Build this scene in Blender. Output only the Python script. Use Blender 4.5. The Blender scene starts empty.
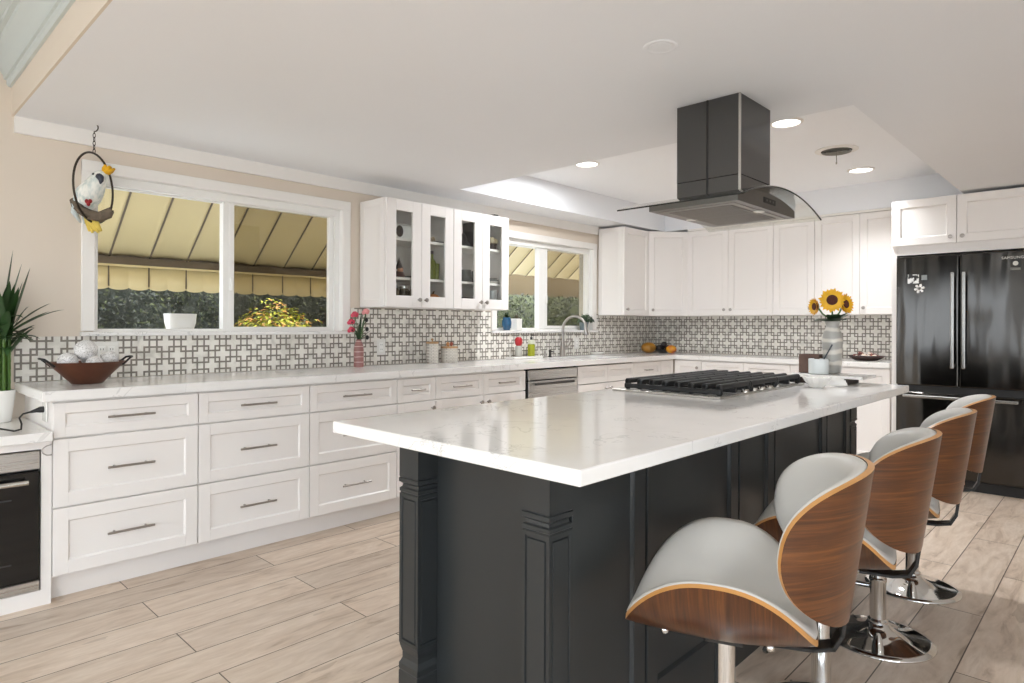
import bpy, bmesh, math, random
from mathutils import Vector, Matrix, noise as mnoise
PI = math.pi
random.seed(7)
SC = bpy.context.scene
COL = SC.collection

# ------------------------------------------------------------------ camera
cam_d = bpy.data.cameras.new('camera')
cam = bpy.data.objects.new('camera', cam_d); COL.objects.link(cam)
YAW, ROLL, HOR, F = math.radians(43.7753), math.radians(0.2343), 325.673, 645.0
vd = Vector((math.cos(YAW), math.sin(YAW), 0)); vr = Vector((math.sin(YAW), -math.cos(YAW), 0)); vu = Vector((0, 0, 1))
cx_ = vr*math.cos(ROLL) + vu*math.sin(ROLL); cy_ = vu*math.cos(ROLL) - vr*math.sin(ROLL); cz_ = -vd
m = Matrix.Identity(4)
for i in range(3):
    m[i][0] = cx_[i]; m[i][1] = cy_[i]; m[i][2] = cz_[i]
m[2][3] = 1.21
cam.matrix_world = m
cam_d.sensor_width = 36.0; cam_d.lens = F/1024*36
cam_d.shift_y = -(341.5-HOR)/1024
cam_d.clip_start = 0.02; cam_d.clip_end = 200
SC.camera = cam
# ------------------------------------------------------------------ view, world, sun, lamps
SC.view_settings.view_transform = 'Standard'
SC.view_settings.look = 'None'
SC.view_settings.exposure = 0.14
SC.view_settings.gamma = 1.0
SC.view_settings.use_curve_mapping = False
SC.cycles.max_bounces = 10
SC.cycles.diffuse_bounces = 6
SC.cycles.transparent_max_bounces = 16
SC.cycles.sample_clamp_indirect = 6.0
wd = bpy.data.worlds.new('sky'); SC.world = wd; wd.use_nodes = True
wn = wd.node_tree.nodes; wn.clear()
wo = wn.new('ShaderNodeOutputWorld'); wb = wn.new('ShaderNodeBackground')
wb.inputs[0].default_value = (0.80, 0.89, 1.0, 1); wb.inputs[1].default_value = 5.2
wd.node_tree.links.new(wb.outputs[0], wo.inputs[0])
sun_d = bpy.data.lights.new('sun', 'SUN'); sun = bpy.data.objects.new('sun', sun_d); COL.objects.link(sun)
sun_d.energy = 7.0; sun_d.angle = 0.01; sun_d.color = (1.0, 0.96, 0.9)
sun.rotation_euler = Vector((-0.22, 0.45, -0.87)).to_track_quat('-Z', 'Y').to_euler()
CAN_W = 15.0
def disk_lamp(name, loc, power, size=0.16, color=(0.95, 0.97, 1.0)):
    l = bpy.data.lights.new(name, 'AREA'); l.shape = 'DISK'; l.size = size; l.energy = power; l.color = color; l.spread = math.radians(178)
    o = bpy.data.objects.new(name, l); COL.objects.link(o); o.location = loc
    return o
# unseen lamps added under the ceiling, out of the frame, to brighten the room
for x, y, z, k in [(1.0, -0.9, 2.225, 0.5), (1.0, -2.2, 2.225, 0.8), (-1.9, 2.2, 2.55, 1.3), (-1.9, 0.6, 2.55, 1.6), (-1.2, -1.6, 2.55, 2.0),
                   (-3.4, 2.2, 2.55, 1.0), (-3.4, 0.4, 2.55, 1.4), (-3.2, -1.8, 2.55, 1.8)]:
    disk_lamp('added_fill_lamp', (x, y, z), CAN_W*k)

# ------------------------------------------------------------------ mesh helper
class MB:
    def __init__(s):
        s.bm = bmesh.new(); s.flat = s.bm.faces.layers.int.new('flat')
    def _new(s, vs, fs, M=None, mat=0):
        V = [s.bm.verts.new((M @ Vector(v)) if M else v) for v in vs]
        out = []
        for f in fs:
            try:
                q = s.bm.faces.new([V[i] for i in f]); q.material_index = mat; out.append(q)
            except ValueError: pass
        return V, out
    def box(s, a, b, M=None, bev=0.0, seg=1, mat=0):
        x0, y0, z0 = [min(p, q) for p, q in zip(a, b)]; x1, y1, z1 = [max(p, q) for p, q in zip(a, b)]
        vs = [(x0,y0,z0),(x1,y0,z0),(x1,y1,z0),(x0,y1,z0),(x0,y0,z1),(x1,y0,z1),(x1,y1,z1),(x0,y1,z1)]
        fs = [(0,3,2,1),(4,5,6,7),(0,1,5,4),(1,2,6,5),(2,3,7,6),(3,0,4,7)]
        old = set(s.bm.faces) if bev > 0 else None
        V, Fs = s._new(vs, fs, M, mat)
        if bev <= 0:
            for f in Fs: f[s.flat] = 1
        if bev > 0:
            es = list({e for f in Fs for e in f.edges})
            bmesh.ops.bevel(s.bm, geom=es, offset=bev, segments=seg, affect='EDGES', profile=0.5, clamp_overlap=True)
            for f in s.bm.faces:
                if f not in old: f[s.flat] = 1
        return s
    def grid(s, fn, nu, nv, cu=False, cv=False, M=None, mat=0):
        V = []
        for i in range(nu):
            for j in range(nv):
                p = fn(i/(nu if cu else nu-1), j/(nv if cv else nv-1))
                V.append(s.bm.verts.new((M @ Vector(p)) if M else p))
        for i in range(nu if cu else nu-1):
            for j in range(nv if cv else nv-1):
                a, b = i*nv+j, ((i+1) % nu)*nv+j
                c, d = ((i+1) % nu)*nv+(j+1) % nv, i*nv+(j+1) % nv
                try:
                    f = s.bm.faces.new((V[a], V[b], V[c], V[d])); f.material_index = mat
                except ValueError: pass
        return s
    def lathe(s, prof, c=(0,0,0), n=28, M=None, mat=0, warp=None):
        c = Vector(c); N = len(prof)
        rings = []
        for (r, z) in prof:
            ring = []
            for k in range(n):
                a = 2*PI*k/n
                rr = r if warp is None else r*warp(a, z)
                p = c + Vector((rr*math.cos(a), rr*math.sin(a), z))
                ring.append(s.bm.verts.new((M @ p) if M else p))
            rings.append(ring)
        for i in range(N-1):
            for k in range(n):
                f = s.bm.faces.new((rings[i][k], rings[i][(k+1) % n], rings[i+1][(k+1) % n], rings[i+1][k])); f.material_index = mat
        for ring, rev in ((rings[0], True), (rings[-1], False)):
            f = s.bm.faces.new(ring[::-1] if rev else ring); f.material_index = mat
        return s
    def cyl(s, p0, p1, r0, r1=None, n=20, mat=0):
        return s.tube([p0, p1], [r0, r0 if r1 is None else r1], n=n, mat=mat)
    def tube(s, pts, r, n=10, closed=False, mat=0, flat=1.0):
        P = [Vector(p) for p in pts]; L = len(P)
        R = r if isinstance(r, (list, tuple)) else [r]*L
        rings = []; up = None
        for i in range(L):
            if closed: t = P[(i+1) % L]-P[i-1]
            else: t = P[min(i+1, L-1)]-P[max(i-1, 0)]
            t.normalize()
            if up is None:
                up = Vector((0,0,1)) if abs(t.z) < 0.9 else Vector((1,0,0))
            a = (up - t*up.dot(t)).normalized(); b = t.cross(a); up = a
            rings.append([s.bm.verts.new(P[i] + (a*math.cos(2*PI*k/n) + b*math.sin(2*PI*k/n)*flat)*R[i]) for k in range(n)])
        for i in range(L if closed else L-1):
            A, Bq = rings[i], rings[(i+1) % L]
            for k in range(n):
                f = s.bm.faces.new((A[k], A[(k+1) % n], Bq[(k+1) % n], Bq[k])); f.material_index = mat
        if not closed:
            s.bm.faces.new(rings[0][::-1]).material_index = mat; s.bm.faces.new(rings[-1]).material_index = mat
        return s
    def prism(s, poly, h0, h1, M=None, mat=0):
        n = len(poly)
        vs = [(p[0], p[1], h0) for p in poly] + [(p[0], p[1], h1) for p in poly]
        fs = [tuple(range(n))[::-1], tuple(range(n, 2*n))] + [(i, (i+1) % n, n+(i+1) % n, n+i) for i in range(n)]
        s._new(vs, fs, M, mat); return s
    def ball(s, c, r, nu=16, nv=10, M=None, mat=0, warp=None):
        c = Vector(c); R = Vector(r) if isinstance(r, (tuple, list)) else Vector((r, r, r))
        rings = []
        def P(th, ph):
            q = Vector((math.sin(ph)*math.cos(th), math.sin(ph)*math.sin(th), math.cos(ph)))
            k = warp(q) if warp else 1.0
            p = c + Vector((q.x*R.x*k, q.y*R.y*k, q.z*R.z*k))
            return (M @ p) if M else p
        top = s.bm.verts.new(P(0, 0)); bot = s.bm.verts.new(P(0, PI))
        for j in range(1, nv):
            rings.append([s.bm.verts.new(P(2*PI*k/nu, PI*j/nv)) for k in range(nu)])
        for k in range(nu):
            s.bm.faces.new((top, rings[0][k], rings[0][(k+1) % nu])).material_index = mat
            s.bm.faces.new((bot, rings[-1][(k+1) % nu], rings[-1][k])).material_index = mat
        for j in range(len(rings)-1):
            for k in range(nu):
                s.bm.faces.new((rings[j][k], rings[j+1][k], rings[j+1][(k+1) % nu], rings[j][(k+1) % nu])).material_index = mat
        return s
    def cells(s, us, vs, pred, w0, w1, M=None):
        """slab of grid cells: u x v plan, w thickness, only where pred(u, v)"""
        nu, nv = len(us)-1, len(vs)-1
        on = [[pred((us[i]+us[i+1])/2, (vs[j]+vs[j+1])/2) for j in range(nv)] for i in range(nu)]
        VV = {}
        def v(i, j, k):
            if (i, j, k) not in VV:
                p = Vector((us[i], vs[j], (w0, w1)[k])); VV[(i, j, k)] = s.bm.verts.new((M @ p) if M else p)
            return VV[(i, j, k)]
        for i in range(nu):
            for j in range(nv):
                if not on[i][j]: continue
                s.bm.faces.new((v(i,j,1), v(i+1,j,1), v(i+1,j+1,1), v(i,j+1,1)))
                s.bm.faces.new((v(i,j,0), v(i,j+1,0), v(i+1,j+1,0), v(i+1,j,0)))
                g = lambda a, b: 0 <= a < nu and 0 <= b < nv and on[a][b]
                if not g(i, j-1): s.bm.faces.new((v(i,j,0), v(i+1,j,0), v(i+1,j,1), v(i,j,1)))
                if not g(i, j+1): s.bm.faces.new((v(i+1,j+1,0), v(i,j+1,0), v(i,j+1,1), v(i+1,j+1,1)))
                if not g(i-1, j): s.bm.faces.new((v(i,j+1,0), v(i,j,0), v(i,j,1), v(i,j+1,1)))
                if not g(i+1, j): s.bm.faces.new((v(i+1,j,0), v(i+1,j+1,0), v(i+1,j+1,1), v(i+1,j,1)))
        return s
    def build(s, name, mat, parent=None, smooth=35, recalc=True):
        off = LOC.get(parent, Vector((0,0,0))) if parent else Vector((0,0,0))
        if recalc: bmesh.ops.recalc_face_normals(s.bm, faces=s.bm.faces[:])
        me = bpy.data.meshes.new(name)
        sm = [bool(smooth) and f[s.flat] == 0 for f in s.bm.faces]
        if off.length > 0:
            bmesh.ops.translate(s.bm, verts=s.bm.verts[:], vec=-off)
        s.bm.to_mesh(me); s.bm.free()
        for mt in (mat if isinstance(mat, (list, tuple)) else [mat]): me.materials.append(mt)
        if smooth and smooth < 180: me.set_sharp_from_angle(angle=math.radians(smooth))
        me.polygons.foreach_set('use_smooth', sm)
        if 'flat' in me.attributes: me.attributes.remove(me.attributes['flat'])
        o = bpy.data.objects.new(name, me); COL.objects.link(o)
        if parent: o.parent = parent
        LOC[o] = off
        return o
LOC = {}
def tag(o, label=None, cat=None, group=None, kind=None):
    if label: o['label'] = label
    if cat: o['category'] = cat
    if group: o['group'] = group
    if kind: o['kind'] = kind
    return o
def thing(name, label, cat, loc, group=None):
    o = bpy.data.objects.new(name, None); COL.objects.link(o); o.location = loc; o.empty_display_size = 0.05
    LOC[o] = Vector(loc)
    return tag(o, label, cat, group)
def single(mb, name, mat, label, cat, loc=None, group=None, smooth=35):
    """a thing that is one mesh, its origin at loc"""
    loc = Vector(loc or (0,0,0)); LOC['_t'] = loc
    bmesh.ops.translate(mb.bm, verts=mb.bm.verts[:], vec=-loc)
    o = mb.build(name, mat, None, smooth); o.location = loc; LOC[o] = loc
    return tag(o, label, cat, group)
def struct(mb, name, mat, parent=None, smooth=35):
    o = mb.build(name, mat, parent, smooth)
    if not parent: o['kind'] = 'structure'
    return o
def copy_tree(o, parent=None):
    c = o.copy(); COL.objects.link(c); c.parent = parent
    for ch in list(o.children): copy_tree(ch, c)
    return c
def fr(o, U, W, V=(0,0,1)):
    M = Matrix.Identity(4)
    for i in range(3):
        M[i][0] = U[i]; M[i][1] = V[i]; M[i][2] = W[i]; M[i][3] = o[i]
    return M
def TR(loc, rz=0, rx=0, ry=0, sc=1):
    return Matrix.Translation(loc) @ Matrix.Rotation(rz, 4, 'Z') @ Matrix.Rotation(ry, 4, 'Y') @ Matrix.Rotation(rx, 4, 'X') @ Matrix.Scale(sc, 4)

# ------------------------------------------------------------------ materials
def srgb(r, g, b):
    f = lambda c: (c/255/12.92) if c/255 <= 0.04045 else ((c/255+0.055)/1.055)**2.4
    return (f(r), f(g), f(b), 1)
class NT:
    def __init__(s, name):
        s.m = bpy.data.materials.new(name); s.m.use_nodes = True
        s.n = s.m.node_tree.nodes; s.l = s.m.node_tree.links; s.n.clear()
        s.out = s.n.new('ShaderNodeOutputMaterial')
    def node(s, t, **kw):
        q = s.n.new(t)
        for k, v in kw.items(): setattr(q, k, v)
        return q
    def con(s, a, b): s.l.new(a, b)
    def math(s, op, a, b=None, c=None):
        q = s.n.new('ShaderNodeMath'); q.operation = op
        for i, v in enumerate((a, b, c)):
            if v is None: continue
            if isinstance(v, (int, float)): q.inputs[i].default_value = v
            else: s.l.new(v, q.inputs[i])
        return q.outputs[0]
    def mix(s, f, a, b):
        q = s.n.new('ShaderNodeMix'); q.data_type = 'RGBA'
        for v, i in ((f, 0), (a, 6), (b, 7)):
            if isinstance(v, (int, float)): q.inputs[i].default_value = v
            elif isinstance(v, tuple): q.inputs[i].default_value = v
            else: s.l.new(v, q.inputs[i])
        return q.outputs[2]
    def coords(s, scale=(1,1,1), rot=(0,0,0)):
        t = s.n.new('ShaderNodeTexCoord'); mp = s.n.new('ShaderNodeMapping')
        mp.inputs['Scale'].default_value = scale; mp.inputs['Rotation'].default_value = rot
        s.l.new(t.outputs['Object'], mp.inputs[0]); return mp.outputs[0]
    def noise(s, vec, scale, detail=3, rough=0.5, dist=0.0):
        q = s.n.new('ShaderNodeTexNoise'); q.inputs['Scale'].default_value = scale; q.inputs['Detail'].default_value = detail
        q.inputs['Roughness'].default_value = rough; q.inputs['Distortion'].default_value = dist
        if vec is not None: s.l.new(vec, q.inputs['Vector'])
        return q.outputs['Fac']
    def ramp(s, f, stops):
        q = s.n.new('ShaderNodeValToRGB'); e = q.color_ramp.elements
        while len(e) < len(stops): e.new(0.5)
        for el, (p, c) in zip(e, stops): el.position = p; el.color = c if len(c) == 4 else (*c, 1)
        s.l.new(f, q.inputs[0]); return q.outputs[0]
    def bsdf(s, color=None, rough=0.5, metal=0.0, **kw):
        p = s.n.new('ShaderNodeBsdfPrincipled')
        def put(k, v):
            if v is None: return
            if hasattr(v, 'links') or isinstance(v, bpy.types.NodeSocket): s.l.new(v, p.inputs[k])
            else: p.inputs[k].default_value = v
        put('Base Color', color); put('Roughness', rough); put('Metallic', metal)
        for k, v in kw.items(): put(k.replace('_', ' '), v)
        s.l.new(p.outputs[0], s.out.inputs[0]); s.p = p
        return s
    def bump(s, h, strength=0.2, dist=0.01):
        b = s.n.new('ShaderNodeBump'); b.inputs['Strength'].default_value = strength; b.inputs['Distance'].default_value = dist
        s.l.new(h, b.inputs['Height']); s.l.new(b.outputs[0], s.p.inputs['Normal']); return s
def mat(name, col, rough=0.5, metal=0.0, var=0.0, vscale=8.0, bump=0.0, bscale=60.0, **kw):
    t = NT(name)
    c = col
    v = None
    if var > 0 or bump > 0: v = t.coords()
    if var > 0:
        n = t.noise(v, vscale, 4)
        a = tuple(max(0, x*(1-var)) for x in col[:3])+(1,); b = tuple(min(1, x*(1+var)) for x in col[:3])+(1,)
        c = t.mix(n, a, b)
    t.bsdf(c, rough, metal, **kw)
    if bump > 0: t.bump(t.noise(v, bscale, 3), bump, 0.004)
    return t.m
def thin_glass(name, tint=(1,1,1,1), refl=1.0):
    t = NT(name)
    tr = t.node('ShaderNodeBsdfTransparent'); tr.inputs[0].default_value = tint
    gl = t.node('ShaderNodeBsdfGlossy'); gl.inputs['Roughness'].default_value = 0.02
    lw = t.node('ShaderNodeLayerWeight'); lw.inputs[0].default_value = 0.5
    mx = t.node('ShaderNodeMixShader')
    t.con(t.math('MULTIPLY', t.math('ADD', 0.04, t.math('MULTIPLY', t.math('POWER', lw.outputs['Facing'], 4.0), 0.9)), refl), mx.inputs[0]); t.con(tr.outputs[0], mx.inputs[1]); t.con(gl.outputs[0], mx.inputs[2])
    t.con(mx.outputs[0], t.out.inputs[0]); return t.m
def emit(name, col, strength):
    t = NT(name); e = t.node('ShaderNodeEmission'); e.inputs[0].default_value = col; e.inputs[1].default_value = strength
    t.con(e.outputs[0], t.out.inputs[0]); return t.m

def floor_mat():
    t = NT('wood_look_plank_tile')
    tc = t.node('ShaderNodeTexCoord'); sp = t.node('ShaderNodeSeparateXYZ'); t.con(tc.outputs['Object'], sp.inputs[0])
    x, y = sp.outputs[0], sp.outputs[1]
    W, L = 0.2045, 1.2
    ry = t.math('DIVIDE', t.math('SUBTRACT', y, 3.1-W*40), W)
    row = t.math('FLOOR', ry); fy = t.math('SUBTRACT', ry, row)
    odd = t.math('MODULO', row, 2.0)          # row 39 holds y 2.9 - 3.1
    xx = t.math('DIVIDE', t.math('ADD', t.math('SUBTRACT', x, 0.917-L*20), t.math('MULTIPLY', t.math('SUBTRACT', 1.0, odd), 0.6)), L)
    colm = t.math('FLOOR', xx); fx = t.math('SUBTRACT', xx, colm)
    ey = t.math('MULTIPLY', t.math('MINIMUM', fy, t.math('SUBTRACT', 1.0, fy)), W)
    ex = t.math('MULTIPLY', t.math('MINIMUM', fx, t.math('SUBTRACT', 1.0, fx)), L)
    e = t.math('MINIMUM', ex, ey)
    grout = t.math('LESS_THAN', e, 0.0022)
    cb = t.node('ShaderNodeCombineXYZ'); t.con(row, cb.inputs[0]); t.con(colm, cb.inputs[1])
    wn_ = t.node('ShaderNodeTexWhiteNoise'); wn_.noise_dimensions = '2D'; t.con(cb.outputs[0], wn_.inputs['Vector'])
    rnd = wn_.outputs['Value']
    # grain, stretched along the plank and shifted plank by plank
    gv = t.node('ShaderNodeCombineXYZ')
    t.con(t.math('ADD', t.math('MULTIPLY', x, 1.5), t.math('MULTIPLY', rnd, 37.0)), gv.inputs[0])
    t.con(t.math('MULTIPLY', y, 7.0), gv.inputs[1]); t.con(t.math('MULTIPLY', rnd, 11.0), gv.inputs[2])
    g1 = t.noise(gv.outputs[0], 1.6, 6, 0.62, 1.2)
    g2 = t.noise(gv.outputs[0], 7.0, 4, 0.6, 0.4)
    base = t.ramp(g1, [(0.25, srgb(156, 136, 118)), (0.45, srgb(204, 186, 168)), (0.62, srgb(216, 201, 185)), (0.8, srgb(194, 175, 157))])
    c2 = t.mix(t.math('MULTIPLY', t.math('SUBTRACT', g2, 0.4), 0.7), base, srgb(158, 137, 117))
    tint = t.mix(rnd, (0.86, 0.85, 0.84, 1), (1.05, 1.04, 1.03, 1))
    mu = t.node('ShaderNodeMix'); mu.data_type = 'RGBA'; mu.blend_type = 'MULTIPLY'; mu.inputs[0].default_value = 1.0
    t.con(c2, mu.inputs[6]); t.con(tint, mu.inputs[7])
    # knots
    kv = t.node('ShaderNodeCombineXYZ'); t.con(t.math('MULTIPLY', x, 2.2), kv.inputs[0]); t.con(t.math('MULTIPLY', y, 9.0), kv.inputs[1])
    kn = t.noise(kv.outputs[0], 1.1, 2, 0.5)
    knot = t.math('MULTIPLY', t.math('GREATER_THAN', kn, 0.68), 0.3)
    c3 = t.mix(knot, mu.outputs[2], srgb(128, 106, 84))
    c4 = t.mix(grout, c3, srgb(88, 76, 64))
    t.bsdf(c4, t.math('ADD', 0.36, t.math('MULTIPLY', g2, 0.12)), 0.0)
    t.bump(t.math('ADD', t.math('MULTIPLY', t.math('GREATER_THAN', e, 0.003), 1.0), t.math('MULTIPLY', g2, 0.12)), 0.25, 0.002)
    return t.m

def tile_mat(axis, u0, v0):
    """marble mosaic of interlocking squares, grey outlines on white"""
    t = NT('interlocking_mosaic_'+axis)
    tc = t.node('ShaderNodeTexCoord'); sp = t.node('ShaderNodeSeparateXYZ'); t.con(tc.outputs['Object'], sp.inputs[0])
    P = 0.0643; Pv = 0.0685
    u = t.math('DIVIDE', t.math('SUBTRACT', sp.outputs[0 if axis == 'x' else 1], u0-P*200), P)
    v = t.math('DIVIDE', t.math('SUBTRACT', sp.outputs[2], v0-Pv*200), Pv)
    H, TH = 0.70, 0.074
    def sq(du):
        a = t.math('ABSOLUTE', t.math('SUBTRACT', t.math('MODULO', t.math('ADD', u, 1.0+du), 2.0), 1.0))
        b = t.math('ABSOLUTE', t.math('SUBTRACT', t.math('MODULO', t.math('ADD', v, 1.0+du), 2.0), 1.0))
        return t.math('LESS_THAN', t.math('ABSOLUTE', t.math('SUBTRACT', t.math('MAXIMUM', a, b), H)), TH)
    line = t.math('MAXIMUM', sq(0.0), sq(1.0))
    vec = t.coords()
    n = t.noise(vec, 9.0, 5, 0.6, 1.0)
    n2 = t.noise(vec, 40.0, 2)
    white = t.ramp(n, [(0.3, srgb(206, 202, 194)), (0.5, srgb(232, 228, 220)), (0.75, srgb(240, 237, 230))])
    grey = t.mix(n2, srgb(108, 102, 93), srgb(142, 135, 124))
    t.bsdf(t.mix(line, white, grey), t.math('ADD', 0.2, t.math('MULTIPLY', line, 0.15)), 0.0)
    t.bump(line, -0.25, 0.002)
    return t.m

def quartz_mat():
    t = NT('white_quartz')
    v = t.coords()
    n1 = t.noise(v, 2.6, 4, 0.55, 1.2); n2 = t.noise(v, 2.3, 2); n3 = t.noise(v, 22.0, 4, 0.6, 2.0); n4 = t.noise(v, 7, 2)
    vein = t.math('LESS_THAN', t.math('ABSOLUTE', t.math('SUBTRACT', n1, 0.5)), 0.006)
    vein = t.math('MULTIPLY', vein, t.math('GREATER_THAN', n2, 0.5))
    fleck = t.math('MULTIPLY', t.math('LESS_THAN', t.math('ABSOLUTE', t.math('SUBTRACT', n3, 0.5)), 0.012), t.math('GREATER_THAN', n4, 0.64))
    base = t.ramp(n1, [(0.3, srgb(232, 230, 227)), (0.55, srgb(236, 234, 231)), (0.8, srgb(233, 231, 227))])
    c = t.mix(t.math('MULTIPLY', vein, 0.25), base, srgb(150, 148, 144))
    c = t.mix(t.math('MULTIPLY', fleck, 0.5), c, srgb(140, 138, 134))
    t.bsdf(c, 0.10, 0.0, Specular_IOR_Level=0.45)
    return t.m

def walnut_mat(name, axis, dark, mid, light, rough=0.28):
    t = NT(name)
    v = t.coords(axis)
    g = t.noise(v, 1.0, 6, 0.65, 0.9); g2 = t.noise(v, 5.0, 3, 0.6)
    c = t.ramp(g, [(0.28, dark), (0.5, mid), (0.72, light)])
    c = t.mix(t.math('MULTIPLY', g2, 0.35), c, dark)
    t.bsdf(c, rough, 0.0, Coat_Weight=0.25, Coat_Roughness=0.12)
    return t.m
def brushed(name, col, rough, axis='z', wob=0.0, wscale=3.0):
    t = NT(name)
    sc = {'x': (1.5, 300, 300), 'y': (300, 1.5, 300), 'z': (300, 300, 1.5)}[axis]
    n = t.noise(t.coords(sc), 1.0, 2)
    t.bsdf(col, t.math('ADD', rough-0.04, t.math('MULTIPLY', n, 0.08)), 1.0)
    if wob > 0:
        t.bump(t.noise(t.coords({'z': (1, 1, 0.16), 'x': (0.16, 1, 1), 'y': (1, 0.16, 1)}[axis]), wscale, 2), wob, 0.05)
    return t.m

M_floor = floor_mat(); M_quartz = quartz_mat()
M_tile_x = tile_mat('x', 1.672, 1.102); M_tile_y = tile_mat('y', 2.5, 1.102)
M_wall = mat('beige_wall_paint', srgb(218, 206, 191), 0.75, var=0.02, vscale=3)
M_ceil = mat('ceiling_paint', srgb(235, 237, 240), 0.8, var=0.01, vscale=2)
M_tray = mat('tray_ceiling_paint', srgb(249, 251, 254), 0.8, var=0.01, vscale=2)
M_crown = mat('grey_white_moulding_paint', srgb(196, 204, 203), 0.5)
M_trim = mat('white_trim_paint', srgb(236, 233, 228), 0.45)
M_vinyl = mat('white_vinyl', srgb(238, 237, 233), 0.4)
M_cab = mat('white_cabinet_paint', srgb(234, 230, 226), 0.38, var=0.01, vscale=2)
M_island = mat('charcoal_cabinet_paint', srgb(40, 43, 44), 0.36, var=0.04, vscale=4)
M_nickel = brushed('brushed_nickel', (0.42, 0.39, 0.36, 1), 0.3, 'x')
M_steel = brushed('stainless_steel', (0.55, 0.54, 0.52, 1), 0.28, 'x')
M_dsteel = brushed('black_stainless_door', (0.066, 0.062, 0.057, 1), 0.13, 'z', 0.45, 3.2)
M_hood = brushed('dark_stainless_hood', (0.12, 0.12, 0.12, 1), 0.22, 'z', 0.06, 2.0)
M_hood_l = brushed('light_stainless_edge', (0.6, 0.59, 0.56, 1), 0.25, 'z')
M_filter = brushed('hood_filter_steel', (0.30, 0.29, 0.275, 1), 0.36, 'y')
M_chrome = mat('chrome', (0.78, 0.78, 0.77, 1), 0.05, 1.0)
M_black = mat('black_plastic', srgb(18, 18, 18), 0.4)
M_bglass = mat('black_oven_glass', srgb(8, 8, 9), 0.06)
M_iron = mat('cast_iron', srgb(26, 26, 26), 0.55, bump=0.2, bscale=200)
M_glass = thin_glass('window_glass', (1,1,1,1), 0.55)
M_screen = thin_glass('insect_screen', (0.72, 0.69, 0.64, 1), 0.0)
M_cabglass = thin_glass('cabinet_glass', (0.97, 0.98, 0.97, 1))
M_hoodglass = thin_glass('hood_glass', (0.93, 0.95, 0.94, 1), 1.3)
M_lens = emit('lamp_lens', (1.0, 0.96, 0.9, 1), 6.0)
M_grey_leather = mat('grey_leatherette', srgb(203, 201, 196), 0.42, var=0.03, vscale=6, bump=0.08, bscale=350)
M_walnut_h = walnut_mat('walnut_veneer_seat', (3.0, 95.0, 3.0), srgb(46, 23, 9), srgb(84, 46, 19), srgb(120, 72, 32))
M_walnut_v = walnut_mat('walnut_veneer_back', (3.0, 3.0, 95.0), srgb(50, 26, 10), srgb(92, 52, 22), srgb(126, 78, 36))
M_ply = mat('honey_plywood_edge', srgb(200, 146, 84), 0.35, var=0.08, vscale=30)
M_whitecer = mat('white_ceramic', srgb(232, 230, 225), 0.25)
M_leaf = mat('green_leaf', srgb(44, 74, 34), 0.45, var=0.3, vscale=30)
M_leafd = mat('dark_green_leaf', srgb(30, 52, 26), 0.45, var=0.3, vscale=30)

# ================================================================== STRUCTURE
YW, XB, ZC, ZT = 3.973, 6.51, 2.23, 2.46
YG = 4.05
struct(MB().box((-4.6, -3.1, -0.12), (6.62, 4.1, 0.0)), 'floor', M_floor)
# window wall (plan u = x, v = z)
Mw = fr((0, YW, 0), (1,0,0), (0,1,0))
us = [-4.6, 0.935, 2.43, 3.94, 5.33, 6.62]; vs = [0.0, 1.15, 2.015, 2.62]
hole = lambda u, v: (0.935 < u < 2.43 and 1.15 < v < 2.015) or (3.94 < u < 5.33 and 1.15 < v < 2.0)
struct(MB().cells(us, vs, lambda u, v: not hole(u, v), 0.0, 0.15, Mw), 'wall_left', M_wall, smooth=0)
struct(MB().box((XB, -3.1, 0), (XB+0.12, YW, 2.62)), 'wall_back', M_wall, smooth=0)
Mr = fr((0, -3.0, 0), (1,0,0), (0,-1,0))
struct(MB().cells([-4.6, -4.1, -2.2, -1.9, 0.1, XB], [0, 0.04, 2.2, 2.62], lambda u, v: not ((-4.1 < u < -2.2 or -1.9 < u < 0.1) and 0.04 < v < 2.2), 0.0, 0.1, Mr), 'wall_right', M_ceil, smooth=0)  # unseen wall; its openings are added to let daylight reach the cabinets
Mf = fr((-4.5, 0, 0), (0,1,0), (-1,0,0))
struct(MB().cells([-3.0, -2.8, -1.3, -0.3, 1.1, 2.0, 3.6, YW], [0, 0.04, 2.10, 2.62],
       lambda u, v: not ((-2.8 < u < -1.3 or -0.3 < u < 1.1 or 2.0 < u < 3.6) and 0.04 < v < 2.10), 0.0, 0.12, Mf), 'wall_front', M_ceil, smooth=0)  # unseen wall with openings shaped to admit daylight
for k, (a, b) in enumerate([(-2.8, -1.3), (-0.3, 1.1), (2.0, 3.6)]):
    mb = MB(); mid = (a+b)/2
    for (p, q) in ((a, a+0.06), (mid-0.05, mid+0.05), (b-0.06, b)):
        mb.box((-4.58, p, 0.04), (-4.53, q, 2.10))
    mb.box((-4.58, a, 2.04), (-4.53, b, 2.10)); mb.box((-4.58, a, 0.04), (-4.53, b, 0.1))
    struct(mb, 'door_%d' % (k+1), M_vinyl, smooth=0)  # unseen frames, added to break the refrigerator's reflections into streaks
# kitchen ceiling with its tray recess, and the raised ceiling of the next room
XT0, XT1, YT0, YT1 = 3.22, 6.17, 0.92, 3.63
mb = MB().cells([0.594, XT0, XT1, XB], [-3.0, YT0, YT1, YW], lambda u, v: not (XT0 < u < XT1 and YT0 < v < YT1), ZC, ZT)
CE = struct(mb, 'ceiling', M_ceil, smooth=0)
struct(MB().box((0.594, -3.0, ZT), (XB, YW, ZT+0.08)), 'ceiling_tray', M_tray, smooth=0)
struct(MB().box((-4.5, -3.0, 2.56), (0.594, YW, 2.62)), 'ceiling_beyond', M_crown, smooth=0)
struct(MB().box((-4.9, -3.4, 2.62), (6.9, 4.5, 2.74)), 'roof', M_trim, smooth=0)
struct(MB().box((0.584, -3.0, ZC), (0.594, YW, 2.56)), 'wall_soffit', M_wall, smooth=0)
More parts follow.
